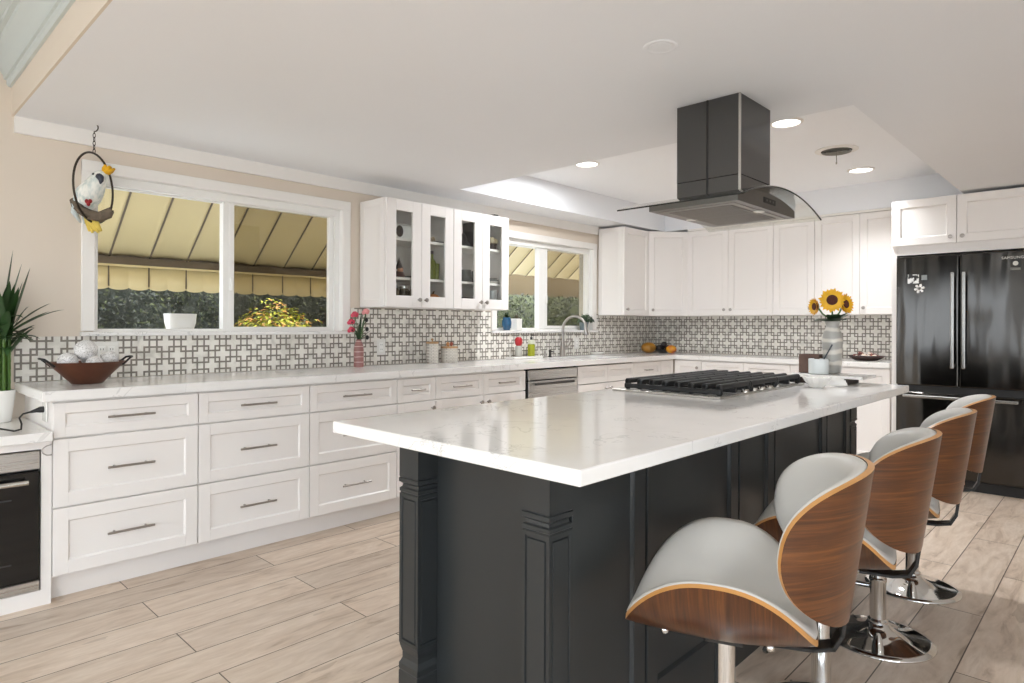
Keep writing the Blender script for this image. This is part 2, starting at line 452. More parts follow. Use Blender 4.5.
# boards and mouldings
struct(MB().box((0.594, YW-0.018, 2.15), (3.3, YW, ZC)).box((3.3, YW-0.018, 2.15), (5.41, YW, ZC)), 'trim_1', M_trim, smooth=0)
prof = [(0, 0), (0.012, 0), (0.02, 0.012), (0.020, 0.030), (0.030, 0.032), (0.034, 0.05), (0.055, 0.085), (0.085, 0.115), (0.088, 0.130), (0.105, 0.132), (0.108, 0.145), (0.135, 0.155), (0.150, 0.172), (0.153, 0.180), (0.18, 0.182), (0.18, 0.19), (0.0, 0.19)]
Mc = Matrix(((-1,0,0,0.584),(0,0,1,0),(0,1,0,2.37),(0,0,0,1)))
struct(MB().prism(prof, -3.0, YW, Mc), 'trim_2', M_crown, smooth=25)
Mc2 = Matrix(((0,0,1,0),(-1,0,0,YW),(0,1,0,2.37),(0,0,0,1)))
struct(MB().prism(prof, -4.5, 0.42, Mc2), 'trim_3', M_crown, smooth=25)
struct(MB().box((-4.5, YW-0.012, 0.0), (-0.05, YW, 0.09)), 'baseboard_left', M_trim, smooth=0)
struct(MB().box((XB-0.012, -3.0, 0.0), (XB, 0.3, 0.09)), 'baseboard_back', M_trim, smooth=0)

# windows ---------------------------------------------------------------
def window(n, x0, x1, z1, panes, cas_l=True):
    root = thing('window_%d' % n, None, None, (x0, YW, 1.15)); root['kind'] = 'structure'
    c = MB(); w = 0.058
    c.box((x0-w, YW-0.016, 1.172), (x0+0.004, YW, z1+w), bev=0.003)
    c.box((x1-0.004, YW-0.016, 1.172), (x1+w, YW, z1+w), bev=0.003)
    c.box((x0-w, YW-0.018, z1-0.004), (x1+w, YW, z1+w), bev=0.003)
    c.build('casing', M_trim, root)
    f = MB(); t = 0.05
    f.box((x0, YG-0.04, 1.165), (x0+0.028, YG+0.06, z1)); f.box((x1-0.04, YG-0.045, 1.165), (x1, YG+0.06, z1))
    f.box((x0-0.01, YG-0.047, z1-0.05), (x1+0.01, YG+0.07, z1+0.01)); f.box((x0-0.002, YG-0.03, 1.165), (x1+0.002, YG+0.062, 1.18))
    f.box((panes[0][1]+0.001, YG-0.026, panes[1][2]-0.03), (panes[1][0]-0.001, YG+0.03, panes[1][3]+0.034))
    f.build('window_frame', M_vinyl, root)
    ln = MB()
    ln.box((x1-0.004, YW-0.001, 1.168), (x1+0.001, YG-0.04, z1)); ln.box((x0-0.001, YW-0.001, 1.168), (x0+0.003, YG-0.04, z1)); ln.box((x0, YW-0.001, z1-0.004), (x1, YG-0.04, z1+0.001))
    ln.build('jamb_liner', M_vinyl, root)
    for k, (a, b, zb, zt) in enumerate(panes):
        yo = YG-0.012 if k else YG+0.012
        s = MB(); sw = 0.034
        oa, ob = a-sw, b+sw
        s.box((oa, yo-0.016, zb-0.03), (a, yo+0.016, zt+sw), bev=0.003); s.box((b, yo-0.016, zb-0.03), (ob, yo+0.016, zt+sw), bev=0.003)
        s.box((oa, yo-0.0155, zt), (ob, yo+0.016, zt+sw), bev=0.003); s.box((oa, yo-0.0155, zb-0.03), (ob, yo+0.016, zb), bev=0.003)
        sash = s.build('sash', M_vinyl, root)
        MB().box((a-0.006, yo-0.003, zb-0.006), (b+0.006, yo+0.003, zt+0.006)).build('pane', M_glass, sash, smooth=0)
        if k:
            MB().box((a-0.01, yo+0.020, zb-0.01), (b+0.01, yo+0.0215, zt+0.01)).build('insect_screen', M_screen, sash, smooth=0)
            MB().box((oa+0.006, yo-0.028, 1.42), (oa+0.024, yo-0.015, 1.50), bev=0.003).build('latch', M_vinyl, sash)
    MB().box((x0-w-0.004, YW-0.035, 1.146), (x1+w+0.004, 4.29, 1.168), bev=0.002).build('sill', M_quartz, root)
    return root
window(1, 0.935, 2.43, 2.015, [(0.965, 1.632, 1.184, 1.956), (1.700, 2.356, 1.196, 1.957)])
window(2, 3.94, 5.33, 1.995, [(3.99, 4.566, 1.19, 1.962), (4.684, 5.292, 1.212, 1.948)])

# outside -----------------------------------------------------------------
M_grass = mat('lawn', srgb(96, 112, 58), 0.9, var=0.3, vscale=4)
M_patio = mat('pale_concrete', srgb(186, 184, 180), 0.9, var=0.08, vscale=2)
struct(MB().box((-30, -30, -0.3), (40, 40, -0.13)), 'ground', M_patio, smooth=0)
M_awn = mat('cream_painted_metal', srgb(214, 199, 152), 0.5, var=0.06, vscale=2)
M_awnd = mat('brown_painted_metal', srgb(92, 80, 62), 0.5)
def awning(label, x0, x1, off, zf, yf, valance):
    root = thing('window_awning', label, 'awning', ((x0+x1)/2, 4.13, 2.6), None)
    W = 0.259; n = 0
    xs = []
    k0 = math.ceil((x0-off)/W)-1; x = off+k0*W
    dy, dz = yf-4.13, (zf+0.011)
    zt = zf + (yf-4.13)*0.8
    slats = MB(); ribs = MB()
    while x < x1:
        a, b = max(x, x0), min(x+W, x1)
        if b-a > 0.02:
            # a raised cap between two standing ribs; underside is seen
            def f(u, v, a=a, b=b):
                uu = a + (b-a)*u
                h = 0.022 if 0.12 < u < 0.88 else 0.0
                return (uu, 4.13 + (yf-4.13)*v, zt + (zf-zt)*v + h*0.0 + 0.018*math.sin(PI*u)**0.5)
            slats.grid(f, 13, 2)
        if x0 < x < x1:
            ribs.tube([(x, 4.13, zt-0.004), (x, yf, zf-0.004)], 0.0075, 6)
        x += W
    so = slats.build('slats', M_awn, root)
    mod = so.modifiers.new('thick', 'SOLIDIFY'); mod.thickness = 0.006
    ribs.build('ribs', M_awnd, root)
    if valance:
        MB().box((x0, yf-0.03, zf-0.055), (x1, yf+0.0, zf-0.004)).box((x0, yf+0.001, zf-0.055), (x1, yf+0.011, zf+0.022)).build('front_bar', M_awnd, root)
        MB().box((x0, yf-0.034, zf-0.068), (x1, yf-0.004, zf-0.056)).build('front_rail', M_awn, root)
        v = MB(); x = off+k0*W
        while x < x1:
            a, b = max(x, x0), min(x+W, x1)
            if b-a > 0.03:
                def g(u, w, a=a, b=b):
                    uu = a+(b-a)*u
                    zb = zf-0.225 - 0.016*abs(math.sin(PI*2*u))**0.6 + 0.006
                    return (uu, yf+0.012+0.005*math.sin(PI*u), zf-0.06 + (zb-(zf-0.06))*w)
                v.grid(g, 25, 2)
                MB().tube([(a, yf+0.008, zf-0.06), (a, yf+0.008, zf-0.21)], 0.005, 6).build('valance_seam', M_awnd, root)
            x += W
        vo = v.build('valance', M_awn, root)
        mod = vo.modifiers.new('thick', 'SOLIDIFY'); mod.thickness = 0.004
    # end arms
    for xa in (x0+0.03, x1-0.03):
        MB().box((xa-0.02, 4.13, zf-0.17), (xa+0.02, yf+0.02, zf-0.13)).build('side_arm', M_awn, root)
    return root
awning('cream metal awning with scalloped valance outside the big left window', 0.3, 3.10, 1.317, 1.69, 5.2, True)
awning('cream slatted metal awning outside the window over the sink', 3.6, 8.2, 4.10, 1.80, 5.2, False)
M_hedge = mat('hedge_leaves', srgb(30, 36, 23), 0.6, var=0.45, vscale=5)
M_hedge2 = mat('lit_hedge_leaves', srgb(66, 72, 38), 0.6, var=0.45, vscale=5)  # lighter copy of the hedge leaves, sunlight put into the colour
M_bush = mat('yellow_leaves', srgb(168, 176, 46), 0.5, var=0.3, vscale=6)
M_bush2 = mat('peach_leaf_tips', srgb(206, 152, 84), 0.5, var=0.25, vscale=8)
M_bark = mat('bark', srgb(70, 56, 42), 0.9, var=0.2, vscale=20)
def leaf(mb, p, size, n, mat=0):
    n = Vector(n).normalized()
    a = n.orthogonal().normalized(); a.rotate(Matrix.Rotation(random.random()*2*PI, 3, n)); b = n.cross(a)
    p = Vector(p)
    V = [mb.bm.verts.new(p + a*s*size + b*t*size*0.55 + n*w*size) for s, t, w in ((-1, 0, 0), (-0.2, 0.8, 0.12), (1, 0, -0.1), (-0.2, -0.8, 0.12))]
    f = mb.bm.faces.new(V); f.material_index = mat
def hedge(name, label, x0, x1, y, z0, z1, n, mats, size=0.035, p2=0.2):
    mb = MB()
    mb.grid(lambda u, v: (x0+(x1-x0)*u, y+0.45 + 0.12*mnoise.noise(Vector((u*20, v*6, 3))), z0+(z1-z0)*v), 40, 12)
    for _ in range(n):
        x = random.uniform(x0, x1); z = random.uniform(z0, z1)
        bulge = 0.28*mnoise.noise(Vector((x*1.7, z*2.1, 1.0))) + 0.12*mnoise.noise(Vector((x*5, z*5, 9)))
        yy = y + 0.2 - bulge + random.uniform(-0.02, 0.2)
        leaf(mb, (x, yy, z), size*random.uniform(0.6, 1.4), (random.uniform(-.8, .8), random.uniform(-1, 0), random.uniform(-.3, 1)), 1 if random.random() < p2 else 0)
    o = mb.build(name, mats, None, 0, recalc=False)
    return tag(o, label, 'hedge', kind='stuff')
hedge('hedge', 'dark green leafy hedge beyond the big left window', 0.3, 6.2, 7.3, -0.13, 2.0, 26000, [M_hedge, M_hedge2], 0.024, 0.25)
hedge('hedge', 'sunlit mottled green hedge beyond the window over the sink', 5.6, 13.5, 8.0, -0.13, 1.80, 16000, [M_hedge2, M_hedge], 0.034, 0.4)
M_fence = mat('tan_stucco', srgb(84, 70, 44), 0.9, var=0.15, vscale=3)
single(MB().box((5.6, 8.7, -0.13), (14.5, 8.85, 3.2), bev=0.01), 'garden_wall', M_fence, 'tan rendered garden wall behind the hedge outside the window over the sink', 'wall', (10, 8.77, -0.13))
root = thing('flowering_bush', 'bright yellow green bush with peach tips outside the right pane of the left window', 'bush', (3.05, 6.25, -0.13))
mb = MB()
for _ in range(7500):
    q = Vector((random.gauss(0, 1), random.gauss(0, 1), random.gauss(0, 1))).normalized()
    r = 0.72 + 0.28*random.random()
    k = 1 + 0.28*mnoise.noise(q*2.3)
    p = Vector((3.05 + q.x*0.62*r*k, 6.25 + q.y*0.5*r*k, 0.72 + q.z*0.68*r*k))
    leaf(mb, p, random.uniform(0.016, 0.036), q + Vector((random.uniform(-.5, .5), random.uniform(-.5, .5), random.uniform(-.2, .8))), 1 if (random.random() < 0.22 and q.z > 0.3) else (2 if random.random() < 0.2 else 0))
mb.build('foliage', [M_bush, M_bush2, M_hedge2], root, 0, recalc=False)
mb = MB()
for k in range(5):
    a = k*1.3; mb.tube([(3.05+0.03*math.cos(a), 6.25+0.03*math.sin(a), -0.13), (3.05+0.12*math.cos(a), 6.25+0.12*math.sin(a), 0.35), (3.05+0.3*math.cos(a), 6.25+0.3*math.sin(a), 0.9)], [0.02, 0.015, 0.006], 6)
mb.build('stems', M_bark, root)

# ================================================================== KITCHEN CABINETS
def shaker(mb, M, u0, u1, v0, v1, fr_=0.057, t=0.02, rec=0.010, w0=0.0, hole=False):
    b = 0.0015
    mb.box((u0, v0, w0), (u0+fr_, v1, w0+t), M, b); mb.box((u1-fr_, v0, w0), (u1, v1, w0+t), M, b)
    mb.box((u0+fr_-0.001, v0, w0), (u1-fr_+0.001, v0+fr_, w0+t), M, b); mb.box((u0+fr_-0.001, v1-fr_, w0), (u1-fr_+0.001, v1, w0+t), M, b)
    if not hole:
        # bevelled inner lip, then the recessed panel
        a0, a1, c0, c1 = u0+fr_, u1-fr_, v0+fr_, v1-fr_; s = 0.006
        mb._new([(a0-0.001, c0-0.001, w0+t-0.002), (a1+0.001, c0-0.001, w0+t-0.002), (a1+0.001, c1+0.001, w0+t-0.002), (a0-0.001, c1+0.001, w0+t-0.002),
                 (a0+s, c0+s, w0+t-rec), (a1-s, c0+s, w0+t-rec), (a1-s, c1-s, w0+t-rec), (a0+s, c1-s, w0+t-rec)],
                [(0,1,5,4), (1,2,6,5), (2,3,7,6), (3,0,4,7), (4,5,6,7)], M)
def bar_pull(M, u, v, L, w0, parent, mat_=None):
    mb = MB()
    P = lambda a, b, c: M @ Vector((a, b, c))
    mb.tube([P(u-L/2, v, w0+0.032), P(u+L/2, v, w0+0.032)], 0.0055, 12)
    for s in (-1, 1):
        mb.tube([P(u+s*L*0.34, v, w0-0.002), P(u+s*L*0.34, v, w0+0.032)], 0.0045, 8)
    return mb.build('handle', mat_ or M_nickel, parent)
def knob(M, u, v, w0, parent):
    mb = MB()
    Mk = M @ Matrix.Translation((u, v, w0))
    mb.lathe([(0.006, -0.002), (0.005, 0.012), (0.013, 0.018), (0.0155, 0.024), (0.013, 0.030), (0.006, 0.032)], n=16, M=Mk)
    return mb.build('knob', M_nickel, parent)
ROWS = [(0.114, 0.404), (0.412, 0.706), (0.714, 0.864)]
def base_cabinet(label, o, U, W, width, fronts, depth=0.585, group='white base cabinets', kick=0.045, top=0.874):
    M = fr(o, U, W)
    root = thing('base_cabinet', label, 'cabinet', o, group)
    e = 0.0015
    MB().box((e, 0.105, -depth), (width-e, top, 0.0), M).build('body', M_cab, root)
    MB().box((0, 0.0, -depth), (width, 0.104, -kick), M).build('toe_kick', M_cab, root)
    for kind, u0, u1, v0, v1, h in fronts:
        mb = MB(); shaker(mb, M, u0, u1, v0, v1, min(0.057, (u1-u0)*0.3, (v1-v0)*0.3))
        d = mb.build('drawer' if kind == 'd' else ('door' if kind == 'r' else 'panel'), M_cab, root)
        if h is None: continue
        if h[0] == 'bar': bar_pull(M, (u0+u1)/2, (v0+v1)/2+h[2], h[1], 0.02 if h[2] else 0.011, d)
        elif h[0] == 'knob': knob(M, h[1], h[2], 0.02, d)
    return root
UX, WY = (1,0,0), (0,-1,0)
YF = 3.383
g = 0.0025
def drawers3(x0, x1): return [('d', g, x1-x0-g, a, b, ('bar', 0.195, 0.0)) for a, b in ROWS]
for x0, x1, lab in ((0.641, 1.246, 'white three-drawer base cabinet at the left end, beside the oven'),
                    (1.246, 1.852, 'white three-drawer base cabinet second from the left end of the window run'),
                    (1.852, 2.458, 'white three-drawer base cabinet whose front is partly behind the island corner')):
    base_cabinet(lab, (x0, YF, 0), UX, WY, x1-x0, drawers3(x0, x1))
w = 2.775-2.458
base_cabinet('narrow white base cabinet with one short drawer, below the pink flower vase', (2.458, YF, 0), UX, WY, w,
             [('d', g, w-g, 0.714, 0.864, ('bar', 0.11, 0.0)), ('r', g, w-g, 0.114, 0.706, ('knob', w-0.035, 0.66))])
w = 3.665-2.775
base_cabinet('wide white base cabinet with two drawers left of the dishwasher', (2.775, YF, 0), UX, WY, w,
             [('d', g, w/2-g/2, 0.714, 0.864, ('bar', 0.17, 0.0)), ('d', w/2+g/2, w-g, 0.714, 0.864, ('bar', 0.17, 0.0)),
              ('r', g, w/2-g/2, 0.114, 0.706, ('knob', w/2-0.035, 0.66)), ('r', w/2+g/2, w-g, 0.114, 0.706, ('knob', w/2+0.035, 0.66))])
w = 5.166-4.318
base_cabinet('white sink base cabinet with two false drawer fronts', (4.318, YF, 0), UX, WY, w,
             [('p', g, w/2-g/2, 0.714, 0.864, None), ('p', w/2+g/2, w-g, 0.714, 0.864, None),
              ('r', g, w/2-g/2, 0.114, 0.706, ('knob', w/2-0.035, 0.66)), ('r', w/2+g/2, w-g, 0.114, 0.706, ('knob', w/2+0.035, 0.66))], depth=0.58, top=0.69)
w = 5.65-5.166
base_cabinet('white base cabinet with one drawer between the sink cabinet and the corner', (5.166, YF, 0), UX, WY, w,
             [('d', g, w-g, 0.714, 0.864, ('bar', 0.12, 0.0)), ('r', g, w-g, 0.114, 0.706, ('knob', 0.035, 0.66))])
UY, WX = (0,-1,0), (-1,0,0)
XF = 5.924
root = base_cabinet('white corner base cabinet with a knob where the two runs meet', (5.65, YF, 0), UX, WY, 0.27,
             [('p', g, 0.245, 0.114, 0.864, None)])
w = 0.30
Mb_ = fr((XF, 3.36, 0), UY, WX)
mb = MB(); shaker(mb, Mb_, g, w-g, 0.114, 0.864); d = mb.build('door', M_cab, root); knob(Mb_, w-0.04, 0.80, 0.02, d)
MB().box((0.0, 0.105, -0.57), (w-0.002, 0.874, 0.0), Mb_).build('side_body', M_cab, root)
MB().box((0.0, 0.0, -0.57), (w-0.002, 0.104, -0.045), Mb_).build('toe_kick', M_cab, root)
for (y0, y1, lab, kind) in ((3.06, 2.63, 'white back-wall base cabinet nearest the fruit bowl corner', 1),
                            (2.63, 2.20, 'white back-wall base cabinet behind the far cooktop edge', 1),
                            (2.20, 1.80, 'white back-wall base cabinet behind the mug and vase', 1),
                            (1.80, 1.403, 'plain white full-height door base cabinet next to the refrigerator', 2)):
    w = y0-y1
    if kind == 1:
        fs = [('d', g, w-g, 0.714, 0.864, ('bar', 0.15, 0.0)), ('r', g, w-g, 0.114, 0.706, ('knob', w-0.035, 0.66))]
    else:
        fs = [('r', g, w-g, 0.114, 0.864, ('knob', 0.035, 0.8))]
    base_cabinet(lab, (XF, y0, 0), UY, WX, w, fs, depth=0.575)
# dishwasher
Md = fr((3.668, YF, 0), UX, WY); W_ = 4.315-3.668
root = thing('dishwasher', 'stainless steel dishwasher under the counter left of the sink', 'dishwasher', (3.668, YF, 0))
MB().box((0.0, 0.0, -0.57), (W_, 0.872, -0.005), Md).build('body', M_black, root)
mb = MB().box((0.03, 0.115, -0.004), (W_-0.006, 0.775, 0.022), Md, 0.004, 2); door = mb.build('door', M_steel, root)
MB().box((0.03, 0.782, -0.004), (W_-0.006, 0.862, 0.020), Md, 0.006, 2).build('control_strip', M_steel, root)
mb = MB(); P = lambda a, b, c: Md @ Vector((a, b, c))
mb.box((0.10, 0.742, 0.020), (W_-0.07, 0.760, 0.046), Md, 0.005, 2); mb.build('handle', mat('dark_handle', (0.12, 0.115, 0.11, 1), 0.3, 1.0), door)

# countertops -----------------------------------------------------------
SKX0, SKX1, SKY0, SKY1 = 4.42, 5.13, 3.46, 3.84
mb = MB().cells([0.60, SKX0, SKX1, 5.885, 6.505], [1.405, 3.338, SKY0, SKY1, 3.962],
    lambda u, v: (v > 3.338 or u > 5.885) and not (SKX0 < u < SKX1 and SKY0 < v < SKY1), 0.876, 0.92)
bmesh.ops.remove_doubles(mb.bm, verts=mb.bm.verts[:], dist=1e-5)
es = [e for e in mb.bm.edges if len(e.link_faces) == 2 and e.calc_face_angle(0) > 0.5]
bmesh.ops.bevel(mb.bm, geom=es, offset=0.003, segments=2, affect='EDGES')
single(mb, 'countertop', M_quartz, 'long white veined quartz countertop along the window wall and back wall', 'countertop', (0.6, 3.65, 0.876), smooth=0)
# sink, faucet
root = thing('kitchen_sink', 'stainless undermount sink set in the counter below the window', 'sink', (4.85, 3.65, 0.72))
mb = MB().cells([SKX0-0.012, SKX0+0.004, SKX1-0.004, SKX1+0.012], [SKY0-0.012, SKY0+0.004, SKY1-0.004, SKY1+0.012],
     lambda u, v: not (SKX0+0.004 < u < SKX1-0.004 and SKY0+0.004 < v < SKY1-0.004), 0.70, 0.875)
mb.box((SKX0-0.01, SKY0-0.01, 0.695), (SKX1+0.01, SKY1+0.01, 0.70)); mb.build('basin', M_steel, root)
MB().lathe([(0.045, 0.0), (0.045, 0.004), (0.03, 0.003), (0.0, 0.003)], (4.85, 3.65, 0.70), 20).build('drain', M_chrome, root)
fx, fy = 4.765, 3.895
root = thing('faucet', 'tall brushed nickel gooseneck faucet with pull-down spray head', 'faucet', (fx, fy, 0.92))
MB().lathe([(0.03, 0), (0.03, 0.012), (0.025, 0.02), (0.023, 0.11), (0.018, 0.13), (0.016, 0.14)], (fx, fy, 0.92), 20).build('base', M_nickel, root)
pts = [(fx, fy, 1.03), (fx, fy, 1.175)] + [(fx+0.02*(1-math.cos(a)), fy-0.125+0.125*math.cos(a), 1.175+0.125*math.sin(a)) for a in [PI*k/14 for k in range(1, 13)]]
mb = MB().tube(pts, 0.0125, 12); mb.build('gooseneck', M_nickel, root)
e_ = Vector(pts[-1]); mb = MB().tube([e_+Vector((0, 0, 0.012)), e_+Vector((0, -0.004, -0.03)), e_+Vector((0, -0.01, -0.085)), e_+Vector((0, -0.012, -0.10))], [0.014, 0.0155, 0.019, 0.017], 14); mb.build('spray_head', M_nickel, root)
mb = MB().tube([(fx+0.02, fy, 0.99), (fx+0.05, fy, 0.995)], 0.014, 12).tube([(fx+0.045, fy, 0.995), (fx+0.075, fy-0.02, 1.03), (fx+0.10, fy-0.03, 1.085)], [0.009, 0.0075, 0.006], 10)
mb.build('lever', M_nickel, root)

# backsplash --------------------------------------------------------------
mb = MB().cells([0.597, 2.595, 3.76, 3.87, 5.40, 5.425, XB-0.012], [0.922, 1.145, 1.33], lambda u, v: v < 1.145 or 2.50 < u < 3.87 or u > 5.40, 0.0, 0.010, fr((0, YW-0.0005, 0), (1,0,0), (0,-1,0)))
mb2 = MB().cells([0.597, 2.497, 3.87, 5.40, XB-0.012], [0.922, 1.145, 1.332], lambda u, v: v < 1.145 or 2.497 < u < 3.87 or u > 5.40, 0.0, 0.010, fr((0, YW-0.0005, 0), (1,0,0), (0,-1,0)))
mb.bm.free()
single(mb2, 'backsplash', M_tile_x, 'white and grey interlocking mosaic tile backsplash along the window wall', 'backsplash', None)
single(MB().box((XB-0.0105, 1.40, 0.922), (XB-0.0005, YW-0.012, 1.332)), 'backsplash', M_tile_y, 'white and grey interlocking mosaic tile backsplash on the back wall', 'backsplash', None)

# wall cabinets -----------------------------------------------------------
ZU0, ZU1 = 1.318, 2.208
def wall_cabinet(label, o, U, W, width, doors, z0, z1, depth=0.318, name='wall_cabinet', group='white wall cabinets'):
    root = thing(name, label, 'cabinet', (o[0], o[1], z0), group)
    M = fr((o[0], o[1], 0), U, W)
    MB().box((0.001, z0, -depth), (width-0.001, z1, 0.0), M, 0.001).build('body', M_cab, root)
    for (u0, u1, kb) in doors:
        mb = MB(); shaker(mb, M, u0+0.0015, u1-0.0015, z0+0.004, z1-0.004); d = mb.build('door', M_cab, root)
        if kb is not None: knob(M, kb, z0+0.062, 0.02, d)
    return root
r0 = wall_cabinet('narrow white wall cabinet with a panelled side, right of the sink window', (5.42, 3.665, 0), UX, WY, 0.465, [(0.0, 0.465, 0.04)], ZU0, ZU1, depth=0.295)
mb = MB(); shaker(mb, fr((5.42, 3.96, 0), (0,-1,0), (-1,0,0)), 0.004, 0.29, ZU0+0.004, ZU1-0.004, 0.05, 0.008, 0.005); mb.build('side_panel', M_cab, r0)
# diagonal corner cabinet
A = Vector((5.888, 3.665, 0)); Bp = Vector((6.20, 3.372, 0)); U_ = (Bp-A).normalized(); W_d = Vector((U_.y, -U_.x, 0)); L_ = (Bp-A).length
root = thing('wall_cabinet', 'white diagonal corner wall cabinet with one wide door', 'cabinet', (5.9, 3.66, ZU0), 'white wall cabinets')
MB().prism([(5.888, 3.665), (6.20, 3.372), (6.498, 3.372), (6.498, 3.96), (5.888, 3.96)], ZU0, ZU1).build('body', M_cab, root)
Md2 = fr(A, U_, W_d); mb = MB(); shaker(mb, Md2, 0.006, L_-0.006, ZU0+0.004, ZU1-0.004); d = mb.build('door', M_cab, root); knob(Md2, 0.045, ZU0+0.062, 0.02, d)
XU = 6.20
w = 3.37-2.466
wall_cabinet('white two-door wall cabinet on the back wall, left one behind the hood', (XU, 3.37, 0), UY, WX, w, [(0, w/2, w/2-0.035), (w/2, w, w/2+0.035)], ZU0, ZU1, 0.298)
w = 2.466-1.71
wall_cabinet('white two-door wall cabinet on the back wall, behind the sunflowers', (XU, 2.466, 0), UY, WX, w, [(0, w/2, w/2-0.035), (w/2, w, w/2+0.035)], ZU0, ZU1, 0.298)
w = 1.71-1.405
wall_cabinet('narrow single-door white wall cabinet beside the refrigerator panel', (XU, 1.71, 0), UY, WX, w, [(0, w, 0.035)], ZU0, ZU1, 0.298)
# filler strips that close the soffit above the uppers
struct(MB().box((6.185, 1.40, ZU1+0.002), (6.505, 3.37, ZC)), 'trim_4', M_trim, smooth=0)

# glass-door cabinets ---------------------------------------------------
def glass_cabinet(label, x0, x1, side):
    z0, z1, yb, yf = 1.335, 2.085, 3.962, 3.665
    root = thing('glass_cabinet', label, 'cabinet', (x0, yf, z0), 'white glass-door wall cabinets')
    mb = MB(); t = 0.018
    mb.box((x0, yf, z0), (x0+t, yb, z1), bev=0.001); mb.box((x1-t, yf, z0), (x1, yb, z1), bev=0.001)
    mb.box((x0+t, yf, z0), (x1-t, yb, z0+t)); mb.box((x0+t, yf, z1-t), (x1-t, yb, z1)); mb.box((x0+t, yb-0.01, z0+t), (x1-t, yb, z1-t))
    mb.build('body', M_cab, root)
    for z in (1.548, 1.822):
        MB().box((x0+t, yf+0.02, z-0.018), (x1-t, yb-0.01, z), bev=0.001).build('shelf', M_cab, root)
    M = fr((x0, yf, 0), UX, WY); w = x1-x0
    for (u0, u1, kb) in ((0, w/2, w/2-0.03), (w/2, w, w/2+0.03)):
        mb = MB(); f = 0.078; shaker(mb, M, u0+0.0015, u1-0.0015, z0+0.003, z1-0.003, f, hole=True); d = mb.build('door', M_cab, root)
        MB().box((u0+f-0.004, z0+f-0.004, 0.006), (u1-f+0.004, z1-f+0.004, 0.010), M).build('pane', M_cabglass, d, smooth=0)
        knob(M, kb, z0+0.055, 0.02, d)
    if side:
        mb = MB(); shaker(mb, fr((x0, yb, 0), (0,-1,0), (-1,0,0)), 0.004, yb-yf-0.002, z0+0.003, z1-0.003, 0.05, 0.008, 0.005); mb.build('side_panel', M_cab, root)
    return root
glass_cabinet('white glass-door wall cabinet nearer the big window, over the pink vase', 2.572, 3.172, True)
glass_cabinet('white glass-door wall cabinet on the right, beside the sink window', 3.174, 3.765, False)

# ================================================================== REFRIGERATOR AND ITS SURROUND
FX, FY0, FY1 = 5.74, 0.505, 1.325
Mfz = fr((FX, FY1, 0), UY, WX); FW = FY1-FY0
root = thing('refrigerator', 'black stainless french-door refrigerator with bottom freezer', 'refrigerator', (FX, (FY0+FY1)/2, 0))
MB().box((0.002, 0.05, -0.66), (FW-0.002, 1.745, -0.055), Mfz, 0.004).build('body', mat('dark_grey_case', srgb(48, 48, 48), 0.5), root)
MB().box((0.01, 0.0, -0.62), (FW-0.01, 0.075, -0.05), Mfz, 0.002).build('base_grille', M_black, root)
mid = FW/2
M_fhandle = brushed('satin_dark_handle', (0.33, 0.32, 0.30, 1), 0.25, 'z')
fdoors = []
for u0, u1, hu in ((0.0, mid-0.003, mid-0.035), (mid+0.003, FW, mid+0.035)):
    mb = MB().box((u0, 0.765, -0.05), (u1, 1.755, 0.0), Mfz, 0.008, 3); d = mb.build('door', M_dsteel, root); fdoors.append(d)
    h = MB().box((hu-0.012, 0.905, 0.035), (hu+0.012, 1.62, 0.052), Mfz, 0.006, 2)
    for v in (0.925, 1.60): h.box((hu-0.009, v-0.014, -0.002), (hu+0.009, v+0.014, 0.04), Mfz, 0.003)
    h.build('handle', M_fhandle, d)
mb = MB().box((0.0, 0.085, -0.05), (FW, 0.712, 0.0), Mfz, 0.008, 3); fz = mb.build('freezer_drawer', M_dsteel, root)
MB().box((0.004, 0.712, -0.05), (FW-0.004, 0.765, -0.03), Mfz).build('gap_trim', M_black, root)
h = MB().box((0.055, 0.672, 0.035), (FW-0.055, 0.696, 0.055), Mfz, 0.006, 2)
for u in (0.075, FW-0.075): h.box((u-0.016, 0.674, -0.002), (u+0.016, 0.694, 0.04), Mfz, 0.003)
h.build('handle', M_fhandle, fz)
def text_mesh(txt, size, M, name, mat_, parent, extrude=0.0004, space=1.0):
    cu = bpy.data.curves.new('tmp', 'FONT'); cu.body = txt; cu.size = size; cu.extrude = extrude; cu.align_x = 'CENTER'; cu.align_y = 'CENTER'; cu.space_character = space
    ob = bpy.data.objects.new('tmp', cu); COL.objects.link(ob)
    dg = bpy.context.evaluated_depsgraph_get(); me = bpy.data.meshes.new_from_object(ob.evaluated_get(dg))
    bpy.data.objects.remove(ob); bpy.data.curves.remove(cu)
    me.transform(M); off = LOC.get(parent, Vector((0,0,0))); me.transform(Matrix.Translation(-off))
    me.materials.clear(); me.materials.append(mat_); me.name = name
    o = bpy.data.objects.new(name, me); COL.objects.link(o); o.parent = parent; LOC[o] = off
    return o
M_badge = mat('silver_lettering', srgb(216, 214, 208), 0.35)
text_mesh('SAMSUNG', 0.026, Mfz @ Matrix.Translation((FY1-0.60, 1.706, 0.0008)), 'lettering', M_badge, fdoors[1], space=1.1)
mb = MB().box((FY1-0.612, 1.640, 0.0), (FY1-0.556, 1.690, 0.0012), Mfz); bd = mb.build('badge', mat('black_badge', srgb(14, 14, 14), 0.4), fdoors[1], smooth=0)
mb = MB().lathe([(0.016, 0), (0.016, 0.0012), (0.0, 0.0012)], n=20, M=Mfz @ Matrix.Translation((FY1-0.584, 1.665, 0.0008))); mb.build('badge_disc', M_badge, bd)
mb = MB().box((FY1-0.612, 1.618, 0.0), (FY1-0.556, 1.634, 0.001), Mfz); mb.build('badge_caption', mat('grey_caption', srgb(120, 118, 114), 0.4), fdoors[1], smooth=0)
